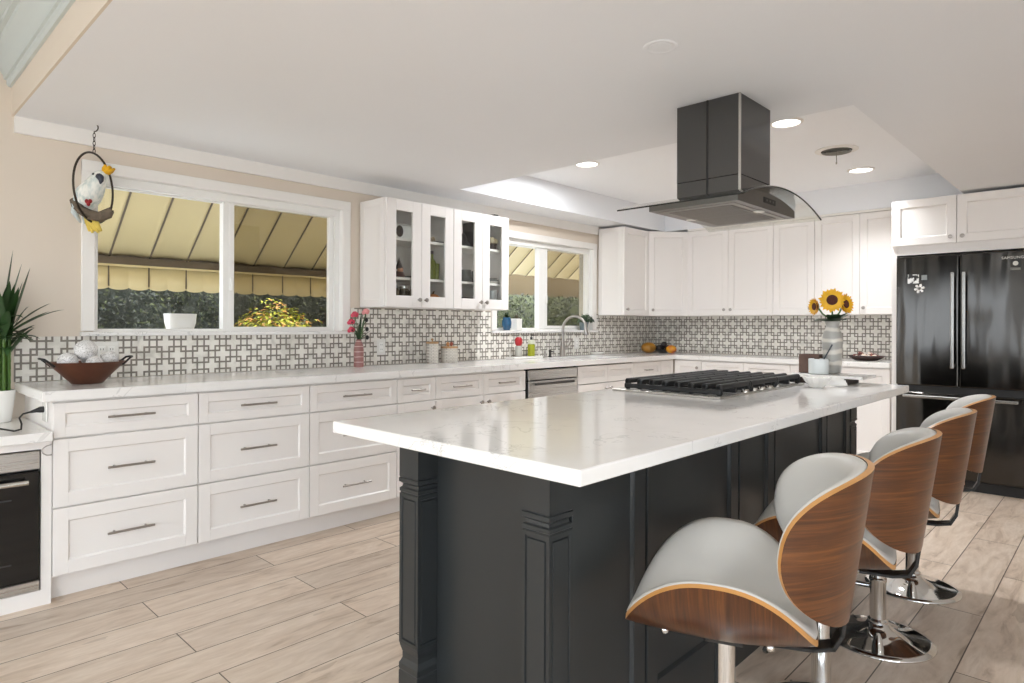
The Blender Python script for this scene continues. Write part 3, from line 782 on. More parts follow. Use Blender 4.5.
# magnets on the left door
def mag_front(y): return FY1-y
mb = MB().box((FY1-1.247, 1.548, 0.0006), (FY1-1.172, 1.618, 0.003), Mfz, 0.0006)
t = NT('black_white_photo'); n_ = t.noise(t.coords(), 28.0, 2); t.bsdf(t.ramp(n_, [(0.42, srgb(24, 24, 24)), (0.5, srgb(235, 235, 232))]), 0.4)
single(mb, 'photo_magnet', t.m, 'small black and white photo magnet on the left refrigerator door', 'magnet', (FX-0.003, 1.21, 1.55))
mb = MB().box((FY1-1.155, 1.572, 0.0006), (FY1-1.118, 1.610, 0.003), Mfz, 0.0006)
single(mb, 'card_magnet', mat('grey_card', srgb(140, 146, 146), 0.5), 'tiny pale grey square magnet right of the photo magnet', 'magnet', (FX-0.003, 1.136, 1.572))
mb = MB()
for k in range(6):
    a = k*PI/3+0.2; Mm = Mfz @ Matrix.Translation((FY1-1.168, 1.508, 0.0006)) @ Matrix.Rotation(a, 4, 'Z')
    mb.prism([(0.0, -0.006), (0.03, -0.009), (0.037, 0.0), (0.03, 0.009), (0.0, 0.006)], 0, 0.004, Mm)
single(mb, 'flower_magnet', M_whitecer, 'white six-petalled snowflake magnet below the photo magnet', 'magnet', (FX-0.003, 1.168, 1.47))
# surround
root = thing('refrigerator_surround', 'white surround of the refrigerator with side panel and two upper doors', 'cabinet', (5.80, 0.93, 0))
Ms = fr((5.80, 1.370, 0), UY, WX)
MB().box((0.0, 0.0, -0.70), (0.036, 2.20, 0.0), Ms, 0.001).build('side_panel', M_cab, root)
MB().box((0.908, 0.0, -0.70), (0.946, 2.20, 0.0), Ms, 0.001).build('side_panel', M_cab, root)
MB().box((0.037, 1.775, -0.70), (0.907, 2.205, -0.001), Ms).build('body', M_cab, root)
for u0, u1, kb in ((0.002, 0.430, 0.395), (0.434, 0.944, 0.470)):
    mb = MB(); shaker(mb, Ms, u0, u1, 1.848, 2.203, 0.06, w0=0.0); d = mb.build('door', M_cab, root); knob(Ms, kb, 1.892, 0.02, d)

# ================================================================== OVEN AND DESK ON THE LEFT
root = thing('oven_housing', 'low white cabinet that holds the oven at the left edge', 'cabinet', (-0.05, 3.372, 0))
mb = MB(); OX0, OX1 = 0.0, 0.600
mb.box((OX0-0.06, 3.372, 0.0), (OX0, 3.955, 0.704)); mb.box((OX1+0.002, 3.372, 0.0), (0.6395, 3.955, 0.704)); mb.box((OX0, 3.372, 0.0), (OX1+0.002, 3.955, 0.068)); mb.box((OX0, 3.372, 0.672), (OX1+0.002, 3.955, 0.704)); mb.box((OX0, 3.93, 0.068), (OX1+0.002, 3.955, 0.672))
mb.build('body', M_cab, root, smooth=0)
Mo = fr((OX0, 3.385, 0), UX, WY); OW = OX1-OX0
root = thing('oven', 'built-in black glass oven with steel bands at the left edge', 'oven', (0.3, 3.385, 0.07))
MB().box((0.004, 0.072, -0.53), (OW-0.003, 0.668, -0.004), Mo).build('body', M_black, root)
MB().box((0.004, 0.588, -0.003), (OW-0.004, 0.667, 0.02), Mo, 0.003).build('control_strip', M_steel, root)
od = MB().box((0.004, 0.118, -0.003), (OW-0.004, 0.582, 0.024), Mo, 0.004, 2).build('door', M_bglass, root)
MB().box((0.004, 0.073, -0.003), (OW-0.004, 0.114, 0.024), Mo, 0.003).build('bottom_strip', M_steel, root)
h = MB().tube([Mo @ Vector((0.05, 0.545, 0.062)), Mo @ Vector((OW-0.05, 0.545, 0.062))], 0.011, 14)
for u in (0.08, OW-0.08): h.tube([Mo @ Vector((u, 0.545, 0.022)), Mo @ Vector((u, 0.545, 0.062))], 0.008, 10)
h.build('handle', M_hood_l, od)
wf = MB()
for (a, b, c, d_) in ((0.10, 0.20, OW-0.10, 0.206), (0.10, 0.47, OW-0.10, 0.476)): wf.box((a, b, 0.0235), (c, d_, 0.0246), Mo)
wf.build('window_border', mat('dark_grey_print', srgb(42, 42, 44), 0.3), od, smooth=0)
mb = MB().box((-0.08, 3.335, 0.706), (0.637, 3.955, 0.746), bev=0.003, seg=2)
single(mb, 'desk_countertop', M_quartz, 'lower white quartz top over the oven at the left edge', 'countertop', (0.28, 3.64, 0.706))
mb = MB().tube([(0.637, 3.371, 0.6895), (0.634, 3.352, 0.6895), (0.618, 3.350, 0.687), (0.605, 3.350, 0.678), (0.601, 3.350, 0.667), (0.605, 3.350, 0.656), (0.618, 3.350, 0.647), (0.634, 3.352, 0.645), (0.637, 3.371, 0.645)], 0.0024, 8)
single(mb, 'towel_ring', M_nickel, 'small curved metal towel ring at the oven cabinet edge', 'towel ring', (0.62, 3.35, 0.645))
# plug and cord
root = thing('power_cord', 'black power cord plugged into the side of the first base cabinet', 'cord', (0.62, 3.5, 0.83))
MB().tube([(0.640, 3.50, 0.828), (0.62, 3.50, 0.828), (0.605, 3.50, 0.825), (0.585, 3.50, 0.820)], [0.014, 0.014, 0.009, 0.005], 10).build('plug', M_black, root)
MB().tube([(0.59, 3.50, 0.8215), (0.56, 3.50, 0.815), (0.545, 3.49, 0.80), (0.55, 3.47, 0.775), (0.545, 3.45, 0.755), (0.52, 3.44, 0.751), (0.49, 3.48, 0.757), (0.46, 3.56, 0.76), (0.42, 3.62, 0.752), (0.2, 3.62, 0.75)], 0.004, 8).build('cable', M_black, root)
MB().box((0.634, 3.455, 0.775), (0.6405, 3.535, 0.865), bev=0.002).build('outlet_plate', M_whitecer, root)

# ================================================================== ISLAND
IX0, IX1, IY0, IY1 = 1.17, 3.56, 0.995, 1.588
ZI = 0.885
mb = MB().box((1.03, 0.796, ZI), (3.70, 1.735, 0.92), bev=0.004, seg=2)
single(mb, 'island_countertop', M_quartz, 'large white veined quartz slab on the charcoal island', 'countertop', (2.365, 1.26, ZI))
PW = 0.09
root = thing('island_cabinet', 'charcoal panelled kitchen island base with moulded corner posts', 'kitchen island', ((IX0+IX1)/2, (IY0+IY1)/2, 0))
bx0, bx1, by0, by1 = IX0+PW-0.002, IX1-PW+0.002, IY0+0.025, IY1-0.02
MB().box((bx0+0.004, by0+0.004, 0.0), (bx1-0.004, by1, ZI-0.001)).build('body', M_island, root)
MB().box((bx0-0.014, IY0+PW-0.002, 0.0), (bx0+0.006, IY1-PW+0.002, ZI-0.001), bev=0.001).build('end_panel', M_island, root)
MB().box((bx1-0.006, IY0+PW-0.002, 0.0), (bx1+0.014, IY1-PW+0.002, ZI-0.001), bev=0.001).build('end_panel', M_island, root)
def post(x, y):
    """square post: plinth, necked rings, shaft with recessed panels, top block"""
    mb = MB(); cx, cy = x+PW/2, y+PW/2
    prof = [(0.0, 0.045), (0.172, 0.045), (0.176, 0.043), (0.180, 0.0445), (0.196, 0.0445), (0.202, 0.041), (0.212, 0.037), (0.230, 0.037), (0.250, 0.0425), (0.260, 0.0445),
            (0.706, 0.0445), (0.708, 0.0425), (0.711, 0.0425), (0.713, 0.0445), (0.722, 0.0445), (0.726, 0.039), (0.734, 0.037), (0.738, 0.0415), (0.741, 0.046), (0.752, 0.046), (0.754, 0.043), (0.757, 0.045), (ZI-0.001, 0.045)]
    rings = []
    for z, h in prof:
        rings.append([mb.bm.verts.new((cx+sx*h, cy+sy*h, z)) for sx, sy in ((-1,-1), (1,-1), (1,1), (-1,1))])
    side_faces = []
    for i in range(len(rings)-1):
        for k in range(4):
            f = mb.bm.faces.new((rings[i][k], rings[i][(k+1) % 4], rings[i+1][(k+1) % 4], rings[i+1][k]))
            if abs(prof[i][0]-0.260) < 1e-6: side_faces.append(f)
    mb.bm.faces.new(rings[0][::-1]); mb.bm.faces.new(rings[-1])
    mb.bm.normal_update()
    bmesh.ops.inset_individual(mb.bm, faces=side_faces, thickness=0.013, depth=0.0)
    bmesh.ops.inset_individual(mb.bm, faces=side_faces, thickness=0.003, depth=-0.005)
    bmesh.ops.inset_individual(mb.bm, faces=side_faces, thickness=0.005, depth=0.0)
    bmesh.ops.inset_individual(mb.bm, faces=side_faces, thickness=0.003, depth=0.004)
    return mb.build('post', M_island, root, smooth=0, recalc=False)
for x, y in ((IX0, IY0), (IX0, IY1-PW), (IX1-PW, IY0), (IX1-PW, IY1-PW)): post(x, y)
# seating side: panels 12, 24, 12, 24, 12 inches wide with dark joints
Mi = fr((0, by0, 0), UX, WY)
for (a, b) in ((1.262, 1.602), (1.610, 2.208), (2.216, 2.526), (2.534, 3.126), (3.134, 3.468)):
    mb = MB(); shaker(mb, Mi, a+0.0015, b-0.0015, 0.112, ZI-0.004, 0.058, 0.02, 0.011, 0.0); mb.build('panel', M_island, root)
MB().box((bx0, by0-0.012, 0.0), (bx1, by0+0.01, 0.105)).build('base_rail', M_island, root)

# cooktop --------------------------------------------------------------
CX0, CX1, CY0, CY1 = 2.415, 3.33, 1.172, 1.69
root = thing('gas_cooktop', 'stainless gas cooktop with black cast iron grates on the island', 'cooktop', (2.87, 1.43, 0.92))
mb = MB().box((CX0, CY0, 0.9205), (CX1, CY1, 0.929), bev=0.003, seg=2); mb.build('tray', M_steel, root)
bi = 0
for cx, cy, r in ((2.57, 1.56, 0.04), (2.57, 1.32, 0.034), (2.87, 1.46, 0.055), (3.17, 1.56, 0.034), (3.17, 1.32, 0.04)):
    b = MB().lathe([(r+0.012, 0.0), (r+0.012, 0.008), (r, 0.010), (r, 0.018), (0.0, 0.018)], (cx, cy, 0.9285), 24).build('burner', M_steel, root)
    MB().lathe([(r-0.004, 0.0), (r-0.002, 0.006), (r-0.008, 0.010), (0.0, 0.011)], (cx, cy, 0.9465), 24).build('burner_cap', M_iron, b)
for k in range(5):
    MB().lathe([(0.018, 0.0), (0.016, 0.011), (0.014, 0.013), (0.0, 0.013)], (2.70+k*0.085, 1.195, 0.9285), 18).build('control_knob', M_hood_l, root)
gw = (CX1-CX0-0.055-0.008)/3
for k in range(3):
    gx0 = CX0+0.034+k*(gw+0.004); gx1 = gx0+gw; gy0, gy1 = CY0+0.012, CY1-0.048
    mb = MB(); zt = 0.976
    # long tapered bars front to back of each grate, ends turned down to the tray
    nb = 8
    for j in range(nb):
        y = gy0+0.012 + (gy1-gy0-0.024)*j/(nb-1)
        mb.box((gx0, y-0.010, zt-0.022), (gx1, y+0.010, zt), bev=0.004)
        for xe in (gx0, gx1-0.016):
            mb.box((xe, y-0.012, zt-0.045), (xe+0.02, y+0.012, zt-0.004), bev=0.004)
    for xe in (gx0+0.004, (gx0+gx1)/2, gx1-0.004):
        mb.box((xe-0.009, gy0, zt-0.042), (xe+0.009, gy1, zt-0.022), bev=0.003)
    for xe in (gx0+0.01, gx1-0.01):
        for ye in (gy0+0.012, gy1-0.012):
            mb.box((xe-0.009, ye-0.009, 0.929), (xe+0.009, ye+0.009, zt-0.006), bev=0.003)
    mb.build('grate', M_iron, root)

# range hood -----------------------------------------------------------
HX, HY = 2.867, 1.378
root = thing('range_hood', 'dark stainless island range hood with curved glass canopy', 'range hood', (HX, HY, 1.73))
hx0, hx1, hy0, hy1 = 2.705, 3.03, 1.225, 1.531
chim = MB()
chim.box((hx0, hy0, 1.875), (hx1, hy1, ZC-0.001), bev=0.002)
ch = chim.build('chimney', M_hood, root)
MB().box((hx0+0.001, hy0+0.001, 1.79), (hx1-0.001, hy1-0.001, 1.8745), bev=0.001).build('lower_chimney', M_hood, root)
MB().box((hx0-0.0015, (hy0+hy1)/2-0.0045, 1.795), (hx0+0.004, (hy0+hy1)/2+0.0045, ZC-0.001)).build('seam_strip', M_black, ch, smooth=0)
MB().box((hx0-0.002, hy0-0.002, 1.795), (hx0+0.008, hy0+0.007, ZC-0.001), bev=0.001).build('corner_trim', M_hood_l, ch, smooth=0)
def arc_z(x, xa, zt, zs):      # height of the glass arch above x
    q = (x-HX)/xa; return zt-(zt-zs)*q*q
GA, GZ0, GZ1 = 0.438, 1.727, 1.806
gy0, gy1 = 1.087, 1.672
def arc_slab(mb, xa, xb, y0, y1, off0, off1, n=36):
    def ring(off):
        return [[mb.bm.verts.new((xa+(xb-xa)*i/n, y, arc_z(xa+(xb-xa)*i/n, GA, GZ1, GZ0)+off)) for i in range(n+1)] for y in (y0, y1)]
    a, b = ring(off0), ring(off1)
    for i in range(n):
        mb.bm.faces.new((a[0][i], a[1][i], a[1][i+1], a[0][i+1])); mb.bm.faces.new((b[0][i], b[0][i+1], b[1][i+1], b[1][i]))
        mb.bm.faces.new((a[0][i], a[0][i+1], b[0][i+1], b[0][i])); mb.bm.faces.new((a[1][i+1], a[1][i], b[1][i], b[1][i+1]))
    for i in (0, n): mb.bm.faces.new((a[0][i], b[0][i], b[1][i], a[1][i]))
    return mb
canopy = arc_slab(MB(), HX-GA, HX+GA, gy0, gy1, 0.0, 0.007).build('glass_canopy', M_hoodglass, root)
ed = MB(); N_ = 40
line = [(HX-GA+2*GA*i/N_, arc_z(HX-GA+2*GA*i/N_, GA, GZ1, GZ0)+0.0035) for i in range(N_+1)]
ed.tube([(HX-GA, gy1, GZ0+0.0035), (HX-GA, (gy0+gy1)/2, GZ0+0.0035)] + [(x, gy0, z) for x, z in line], 0.0034, 6)
ed.build('glass_edge', mat('dark_glass_edge', srgb(26, 32, 32), 0.15), canopy)
# steel body under the glass, arched top
bxa, bxb, bya, byb = 2.555, 3.178, 1.166, 1.585
mb = MB(); n = 24
def bz(x): return arc_z(x, GA, GZ1, GZ0)-0.001
top = [[mb.bm.verts.new((bxa+(bxb-bxa)*i/n, y, bz(bxa+(bxb-bxa)*i/n))) for i in range(n+1)] for y in (bya, byb)]
bot = [[mb.bm.verts.new((bxa+(bxb-bxa)*i/n, y, 1.731)) for i in range(n+1)] for y in (bya, byb)]
for i in range(n):
    mb.bm.faces.new((top[0][i], top[0][i+1], top[1][i+1], top[1][i])); mb.bm.faces.new((bot[0][i], bot[1][i], bot[1][i+1], bot[0][i+1]))
    mb.bm.faces.new((bot[0][i], bot[0][i+1], top[0][i+1], top[0][i])); mb.bm.faces.new((bot[1][i+1], bot[1][i], top[1][i], top[1][i+1]))
for i in (0, n): mb.bm.faces.new((top[0][i], top[1][i], bot[1][i], bot[0][i]))
body = mb.build('housing', brushed('grey_stainless_hood', (0.20, 0.195, 0.19, 1), 0.3, 'x'), root)
mb = MB().box((HX-0.055, bya-0.003, 1.757), (HX+0.075, bya+0.002, 1.783), bev=0.002); bx = mb.build('control_panel', M_black, body)
bmesh_ = MB()
for k in range(3): bmesh_.box((HX-0.03+k*0.035, bya-0.004, 1.766), (HX-0.018+k*0.035, bya-0.0025, 1.774))
bmesh_.build('buttons', mat('grey_buttons', srgb(96, 96, 96), 0.4), bx, smooth=0)
MB().box((bxa+0.035, bya+0.03, 1.7285), (bxb-0.035, byb-0.03, 1.732)).build('light_panel', M_filter, body, smooth=0)
for k in range(2):
    fx0 = bxa+0.075+k*0.24; fl = MB()
    fl.box((fx0, bya+0.06, 1.725), (fx0+0.232, byb-0.06, 1.7287), bev=0.001)
    for j in range(12): fl.box((fx0+0.01+j*0.018, bya+0.07, 1.7225), (fx0+0.018+j*0.018, byb-0.07, 1.7262), bev=0.0008)
    fl.build('grease_filter', M_filter, body, smooth=0)
for y in (bya+0.045, byb-0.045):
    MB().lathe([(0.026, 0), (0.026, 0.003), (0.0, 0.003)], (HX, y, 1.7258), 20).build('hood_lamp', mat('frosted_lens', srgb(226, 224, 216), 0.3), body)

# ================================================================== CEILING FIXTURES
for x, y, pw, lab in ((3.98, 3.02, 1.6, 'recessed ceiling light in the tray nearest the sink window'), (4.0, 1.52, 0.95, 'recessed ceiling light in the tray just right of the hood chimney'), (5.605, 1.544, 0.5, 'recessed ceiling light in the tray nearest the refrigerator')):
    root = thing('recessed_light', lab, 'ceiling light', (x, y, ZT), 'recessed lights in the tray ceiling')
    MB().lathe([(0.098, 0.0), (0.098, -0.004), (0.082, -0.010), (0.078, -0.004), (0.078, 0.0)], (x, y, ZT-0.0005), 32).build('trim_ring', M_trim, root)
    MB().lathe([(0.077, 0.0), (0.077, -0.004), (0.0, -0.004)], (x, y, ZT-0.0015), 32).build('lens', M_lens, root)
    l = disk_lamp('lamp', (0, 0, -0.013), CAN_W*pw, 0.15); l.parent = root
    if x > 3.99: l.data.spread = math.radians(112)
root = thing('ceiling_speaker', 'flat round white ceiling disc above the island, unlit', 'ceiling disc', (2.07, 1.24, ZC))
MB().lathe([(0.062, 0), (0.0615, -0.0015), (0.058, -0.003), (0.047, -0.003), (0.044, -0.0015), (0.0, -0.0015)], (2.07, 1.24, ZC-0.0005), 32).build('body', M_ceil, root)
MB().lathe([(0.04, 0), (0.039, -0.001), (0.0, -0.001)], (2.07, 1.24, ZC-0.0021), 32).build('grille', M_ceil, root)
vx, vy = 4.87, 1.50
root = thing('ceiling_vent', 'round ceiling air vent with dark opening and pull chain', 'vent', (vx, vy, ZT))
MB().lathe([(0.140, 0), (0.140, -0.004), (0.112, -0.010), (0.101, -0.009), (0.101, -0.001)], (vx, vy, ZT-0.0005), 36).build('flange', M_trim, root)
MB().lathe([(0.100, 0), (0.100, -0.003), (0.0, -0.003)], (vx, vy, ZT-0.001), 36).build('opening', mat('vent_dark', srgb(36, 36, 32), 0.8), root)
mb = MB()
for r in (0.085, 0.058, 0.032):
    mb.lathe([(r, 0.0), (r+0.008, -0.012), (r+0.010, -0.012), (r+0.004, 0.0)], (vx, vy, ZT-0.005), 30)
mb.build('louvres', mat('vent_grey', srgb(150, 148, 140), 0.5), root)
MB().tube([(vx, vy, ZT-0.005), (vx, vy, ZT-0.085)], 0.003, 8).tube([(vx, vy, ZT-0.085), (vx, vy, ZT-0.10)], 0.005, 8).build('pull_chain', mat('chain_grey', srgb(140, 136, 128), 0.5), root)

# ================================================================== BAR STOOLS
def sgnp(c, p): return math.copysign(abs(c)**p, c)
def sheet(mb, fpos, S, T, off_fn, n_exp, rings=14, n=72, flip=False):
    """polar grid over a superellipse sheet: list of rings; fpos(s, t, off)"""
    cv = mb.bm.verts.new(fpos(0, 0, off_fn(0)))
    prev = None
    out = []
    for i in range(1, rings+1):
        q = (i/rings)**0.8
        ring = [mb.bm.verts.new(fpos(q*S*sgnp(math.cos(2*PI*k/n), 2/n_exp), q*T*sgnp(math.sin(2*PI*k/n), 2/n_exp), off_fn(q))) for k in range(n)]
        for k in range(n):
            if prev is None: mb.bm.faces.new((cv, ring[k], ring[(k+1) % n]))
            else: mb.bm.faces.new((prev[k], ring[k], ring[(k+1) % n], prev[(k+1) % n]))
        prev = ring
    return prev
def bridge(mb, A, B, mat_=0):
    n = len(A)
    for k in range(n):
        f = mb.bm.faces.new((A[k], B[k], B[(k+1) % n], A[(k+1) % n])); f.material_index = mat_
def make_stool():
    root = thing('bar_stool', 'x', 'bar stool', (0, 0, 0), 'walnut and grey bar stools along the island')
    zb = 0.485
    S, T, R = 0.350, 0.212, 0.275
    def sp(s, t, off):
        a = s/R; rr = R-off
        bow = 0.30*t*t + 0.25*max(0, -t)**2
        return (rr*math.sin(a), t+0.012, zb + R - rr*math.cos(a) + bow)
    TH = 0.013
    mb = MB(); a = sheet(mb, sp, S, T, lambda q: 0.0, 2.25); b = sheet(mb, sp, S, T, lambda q: TH, 2.25); bridge(mb, a, b, 1)
    mb.build('seat_shell', [M_walnut_h, M_ply], root, 50)
    def coff(h): return lambda q: TH + 0.006 + (h-0.006)*(1-min(1, max(0, (q-0.70)/0.30))**2.6)**0.6
    mb = MB(); a = sheet(mb, sp, S*0.985, T*0.985, lambda q: TH+0.0005, 2.25); b = sheet(mb, sp, S*0.998, T*0.997, coff(0.045), 2.25, rings=26); bridge(mb, a, b)
    mb.build('seat_cushion', M_grey_leather, root, 80)
    Sb, Tb, Rb, tilt, yb, zc = 0.330, 0.168, 0.285, 0.14, -0.288, 0.742
    ct, st = math.cos(tilt), math.sin(tilt)
    def bp(s, t, off):
        a = s/Rb; rr = Rb-off
        s2 = s
        x = rr*math.sin(a); y = Rb-rr*math.cos(a); z = t
        return (x, yb+ct*y-st*z, zc+ct*z+st*y)
    mb = MB(); a = sheet(mb, bp, Sb, Tb, lambda q: 0.0, 2.3); b = sheet(mb, bp, Sb, Tb, lambda q: TH, 2.3); bridge(mb, a, b, 1)
    mb.build('back_shell', [M_walnut_v, M_ply], root, 50)
    mb = MB(); a = sheet(mb, bp, Sb*0.985, Tb*0.985, lambda q: TH+0.0005, 2.3); b = sheet(mb, bp, Sb*0.998, Tb*0.997, coff(0.035), 2.3, rings=26); bridge(mb, a, b)
    mb.build('back_cushion', M_grey_leather, root, 80)
    mb = MB()
    pts = [(0, -0.05, zb-0.008), (0, -0.19, zb-0.004), (0, -0.232, zb+0.006), (0, -0.250, zb+0.04), (0, -0.2585, zb+0.105)]
    for i in range(len(pts)-1):
        p, q = Vector(pts[i]), Vector(pts[i+1]); d = (q-p); L = d.length
        Mx = Matrix.Translation(p) @ d.to_track_quat('Y', 'Z').to_matrix().to_4x4()
        mb.box((-0.024, -0.004, -0.005), (0.024, L+0.004, 0.005), Mx, 0.002)
    mb.build('back_bracket', M_black, root)
    for sx in (-0.09, 0.09):
        for sy in (-0.1, 0.13):
            MB().ball((sx*0.9, sy, zb+0.014), 0.010, 10, 6).build('bolt', M_chrome, root)
    MB().box((-0.045, -0.045, zb-0.016), (0.045, 0.045, zb-0.001), bev=0.004).build('mount_plate', M_black, root)
    MB().lathe([(0.024, 0.20), (0.024, zb-0.015)], n=24).build('gas_lift', M_chrome, root)
    MB().lathe([(0.036, 0.052), (0.036, 0.075), (0.0285, 0.082), (0.0285, 0.222), (0.031, 0.226), (0.031, 0.236), (0.024, 0.24), (0.024, 0.245)], n=28).build('column', M_chrome, root)
    MB().lathe([(0.192, 0.0), (0.1945, 0.004), (0.192, 0.009), (0.17, 0.0135), (0.13, 0.021), (0.09, 0.032), (0.06, 0.044), (0.044, 0.055), (0.037, 0.066), (0.0, 0.066)], n=64).build('base', M_chrome, root, 60)
    mb = MB()
    mb.tube([(0, 0.028, 0.20), (0, 0.15, 0.195)], 0.0095, 12)
    mb.tube([(-0.075, 0.15, 0.195), (0.075, 0.15, 0.195)], 0.0095, 12)
    mb.build('footrest', M_chrome, root)
    return root
st0 = make_stool()
SEATS = [((1.467, 0.697), 0.389, 'bar stool closest to the camera, whose whole grey seat shows'),
         ((2.115, 0.69), 0.20, 'second bar stool from the camera, its seat half hidden by the nearest stool back'),
         ((2.80, 0.705), 0.14, 'third bar stool from the camera, its chrome base in full view'),
         ((3.46, 0.73), 0.16, 'bar stool farthest from the camera, next to the refrigerator')]
stools = [st0] + [copy_tree(st0) for _ in SEATS[1:]]
for o, ((x, y), rz, lab) in zip(stools, SEATS):
    o.location = (x, y, 0); o.rotation_euler = (0, 0, rz); o['label'] = lab

# ================================================================== SMALL THINGS
def cap_lathe(prof, c, n=28): return MB().lathe(prof, c, n)
# --- bowl of woven balls on the window counter
M_cop = mat('brown_copper', srgb(84, 46, 28), 0.42, 0.2, var=0.45, vscale=18)
bxc, byc = 0.835, 3.655
root = thing('fruit_bowl', 'brown oval bowl with two black wire handles at the left end of the counter', 'bowl', (bxc, byc, 0.92))
mb = MB(); prof = [(0.058, 0.0), (0.066, 0.003), (0.112, 0.052), (0.163, 0.104), (0.165, 0.107), (0.157, 0.105), (0.106, 0.054), (0.062, 0.010), (0.0, 0.008)]
mb.lathe(prof, (0, 0, 0), 40, M=Matrix.Translation((bxc, byc, 0.9205)) @ Matrix.Diagonal((1.0, 0.72, 1.0, 1.0))); mb.build('body', M_cop, root)
for s in (-1, 1):
    mb = MB(); X = bxc+s*0.140
    mb.tube([(X, byc-0.045, 1.008), (X+s*0.022, byc-0.042, 1.030), (X+s*0.038, byc-0.036, 1.044), (X+s*0.050, byc-0.018, 1.047), (X+s*0.052, byc, 1.047), (X+s*0.050, byc+0.018, 1.047), (X+s*0.038, byc+0.036, 1.044), (X+s*0.022, byc+0.042, 1.030), (X, byc+0.045, 1.008)], 0.0052, 8)
    mb.build('handle', M_black, root)
M_woven = NT('white_woven_cane'); _v = M_woven.coords(); _n = M_woven.noise(_v, 85.0, 2, 0.5, 2.5)
M_woven.bsdf(M_woven.ramp(_n, [(0.36, srgb(150, 146, 142)), (0.47, srgb(226, 224, 222)), (0.7, srgb(240, 238, 236))]), 0.7); M_woven.bump(_n, 0.8, 0.006); M_woven = M_woven.m
for (dx, dy, z, r, lab) in ((-0.006, 0.0, 1.082, 0.050, 'white woven ball on top of the others in the brown bowl'), (-0.082, -0.008, 1.030, 0.043, 'white woven ball at the left in the brown bowl'),
                       (0.094, 0.0, 1.034, 0.042, 'white woven ball at the right in the brown bowl'), (0.018, -0.056, 1.018, 0.037, 'white woven ball at the front middle of the brown bowl'), (0.026, 0.060, 1.028, 0.036, 'white woven ball at the back of the brown bowl')):
    single(MB().ball((bxc+dx, byc+dy, z), r, 24, 14, warp=lambda q: 1+0.03*mnoise.noise(q*9)), 'woven_ball', M_woven, lab, 'decorative ball', (bxc+dx, byc+dy, z-r), 'woven balls in the brown bowl', 180)
# --- lucky bamboo on the desk top
px_, py_ = 0.520, 3.845
root = thing('potted_bamboo', 'lucky bamboo with arching green leaves in a white pot at the left edge', 'plant', (px_, py_, 0.7465))
mb = MB().lathe([(0.046, 0), (0.05, 0.004), (0.066, 0.145), (0.067, 0.150), (0.061, 0.150), (0.058, 0.125), (0.0, 0.125)], (px_, py_, 0.7465), 32); mb.build('pot', M_whitecer, root)
M_stalk = mat('bamboo_green', srgb(78, 112, 44), 0.4, var=0.3, vscale=25)
mb = MB(); tops = []
for k in range(17):
    a = k*2.4; r = 0.011*math.sqrt(k); x, y = px_+r*math.cos(a), py_+r*math.sin(a)
    h = 1.10+0.08*random.random(); pts = []; rad = []
    z = 0.86
    while z < h:
        pts += [(x, y, z), (x, y, z+0.03)]; rad += [0.0078, 0.0068]; z += 0.034
    mb.tube(pts, rad, 8); tops.append((x, y, pts[-1][2]))
mb.build('stalks', M_stalk, root)
def blade(mb, p, az, L, rise, droop, w, n=9):
    dirh = Vector((math.cos(az), math.sin(az), 0)); side = Vector((-math.sin(az), math.cos(az), 0))
    prev = None
    for i in range(n+1):
        t = i/n
        c = Vector(p) + dirh*(L*t*(1-0.12*t)) + Vector((0, 0, rise*t - droop*t*t))
        ww = w*math.sin(PI*min(1, 0.12+0.88*t))**0.8*(1 if t < 1 else 0.02)
        row = [mb.bm.verts.new(c - side*ww + Vector((0, 0, 0.15*ww))), mb.bm.verts.new(c - Vector((0, 0, 0.2*ww))), mb.bm.verts.new(c + side*ww + Vector((0, 0, 0.15*ww)))]
        if prev:
            mb.bm.faces.new((prev[0], prev[1], row[1], row[0])); mb.bm.faces.new((prev[1], prev[2], row[2], row[1]))
        prev = row
mb = MB(); rb = random.Random(3)
for k in range(46):
    x, y, z = tops[k % len(tops)]
    az = rb.uniform(0, 2*PI)
    if math.sin(az) > 0.35: az = -az          # the wall is behind it
    L = rb.uniform(0.09, 0.20); up = rb.random()
    blade(mb, (x, y, z-rb.uniform(-0.01, 0.08)), az, L*(1.0-0.5*up), 0.10+0.27*up, 0.05+0.09*(1-up), rb.uniform(0.015, 0.023))
for az, L, rise, dr in ((-0.25, 0.29, 0.27, 0.12), (-0.35, 0.23, 0.28, 0.10), (-0.1, 0.17, 0.06, 0.07), (0.1, 0.10, 0.42, 0.05), (-0.6, 0.24, 0.20, 0.06), (-0.4, 0.06, 0.45, 0.02)):
    blade(mb, (px_, py_-0.01, 1.13), az, L, rise, dr, 0.018)
mb.build('leaves', M_leaf, root, 60, recalc=False)
# --- white planter on the outer sill
mb = MB()
Mp = Matrix.Translation((1.446, 4.20, 1.1685)) @ Matrix.Diagonal((1.0, 0.75, 1.0, 1.0))
mb.lathe([(0.062, 0), (0.068, 0.003), (0.080, 0.05), (0.084, 0.10), (0.085, 0.106), (0.078, 0.106), (0.073, 0.06), (0.0, 0.03)], (0,0,0), 40, M=Mp, warp=lambda a, z: 1/(abs(math.cos(a))**5+abs(math.sin(a))**5)**0.2)
single(mb, 'planter', M_whitecer, 'plain white rounded planter outside the left pane of the big window', 'planter', (1.446, 4.20, 1.1685))
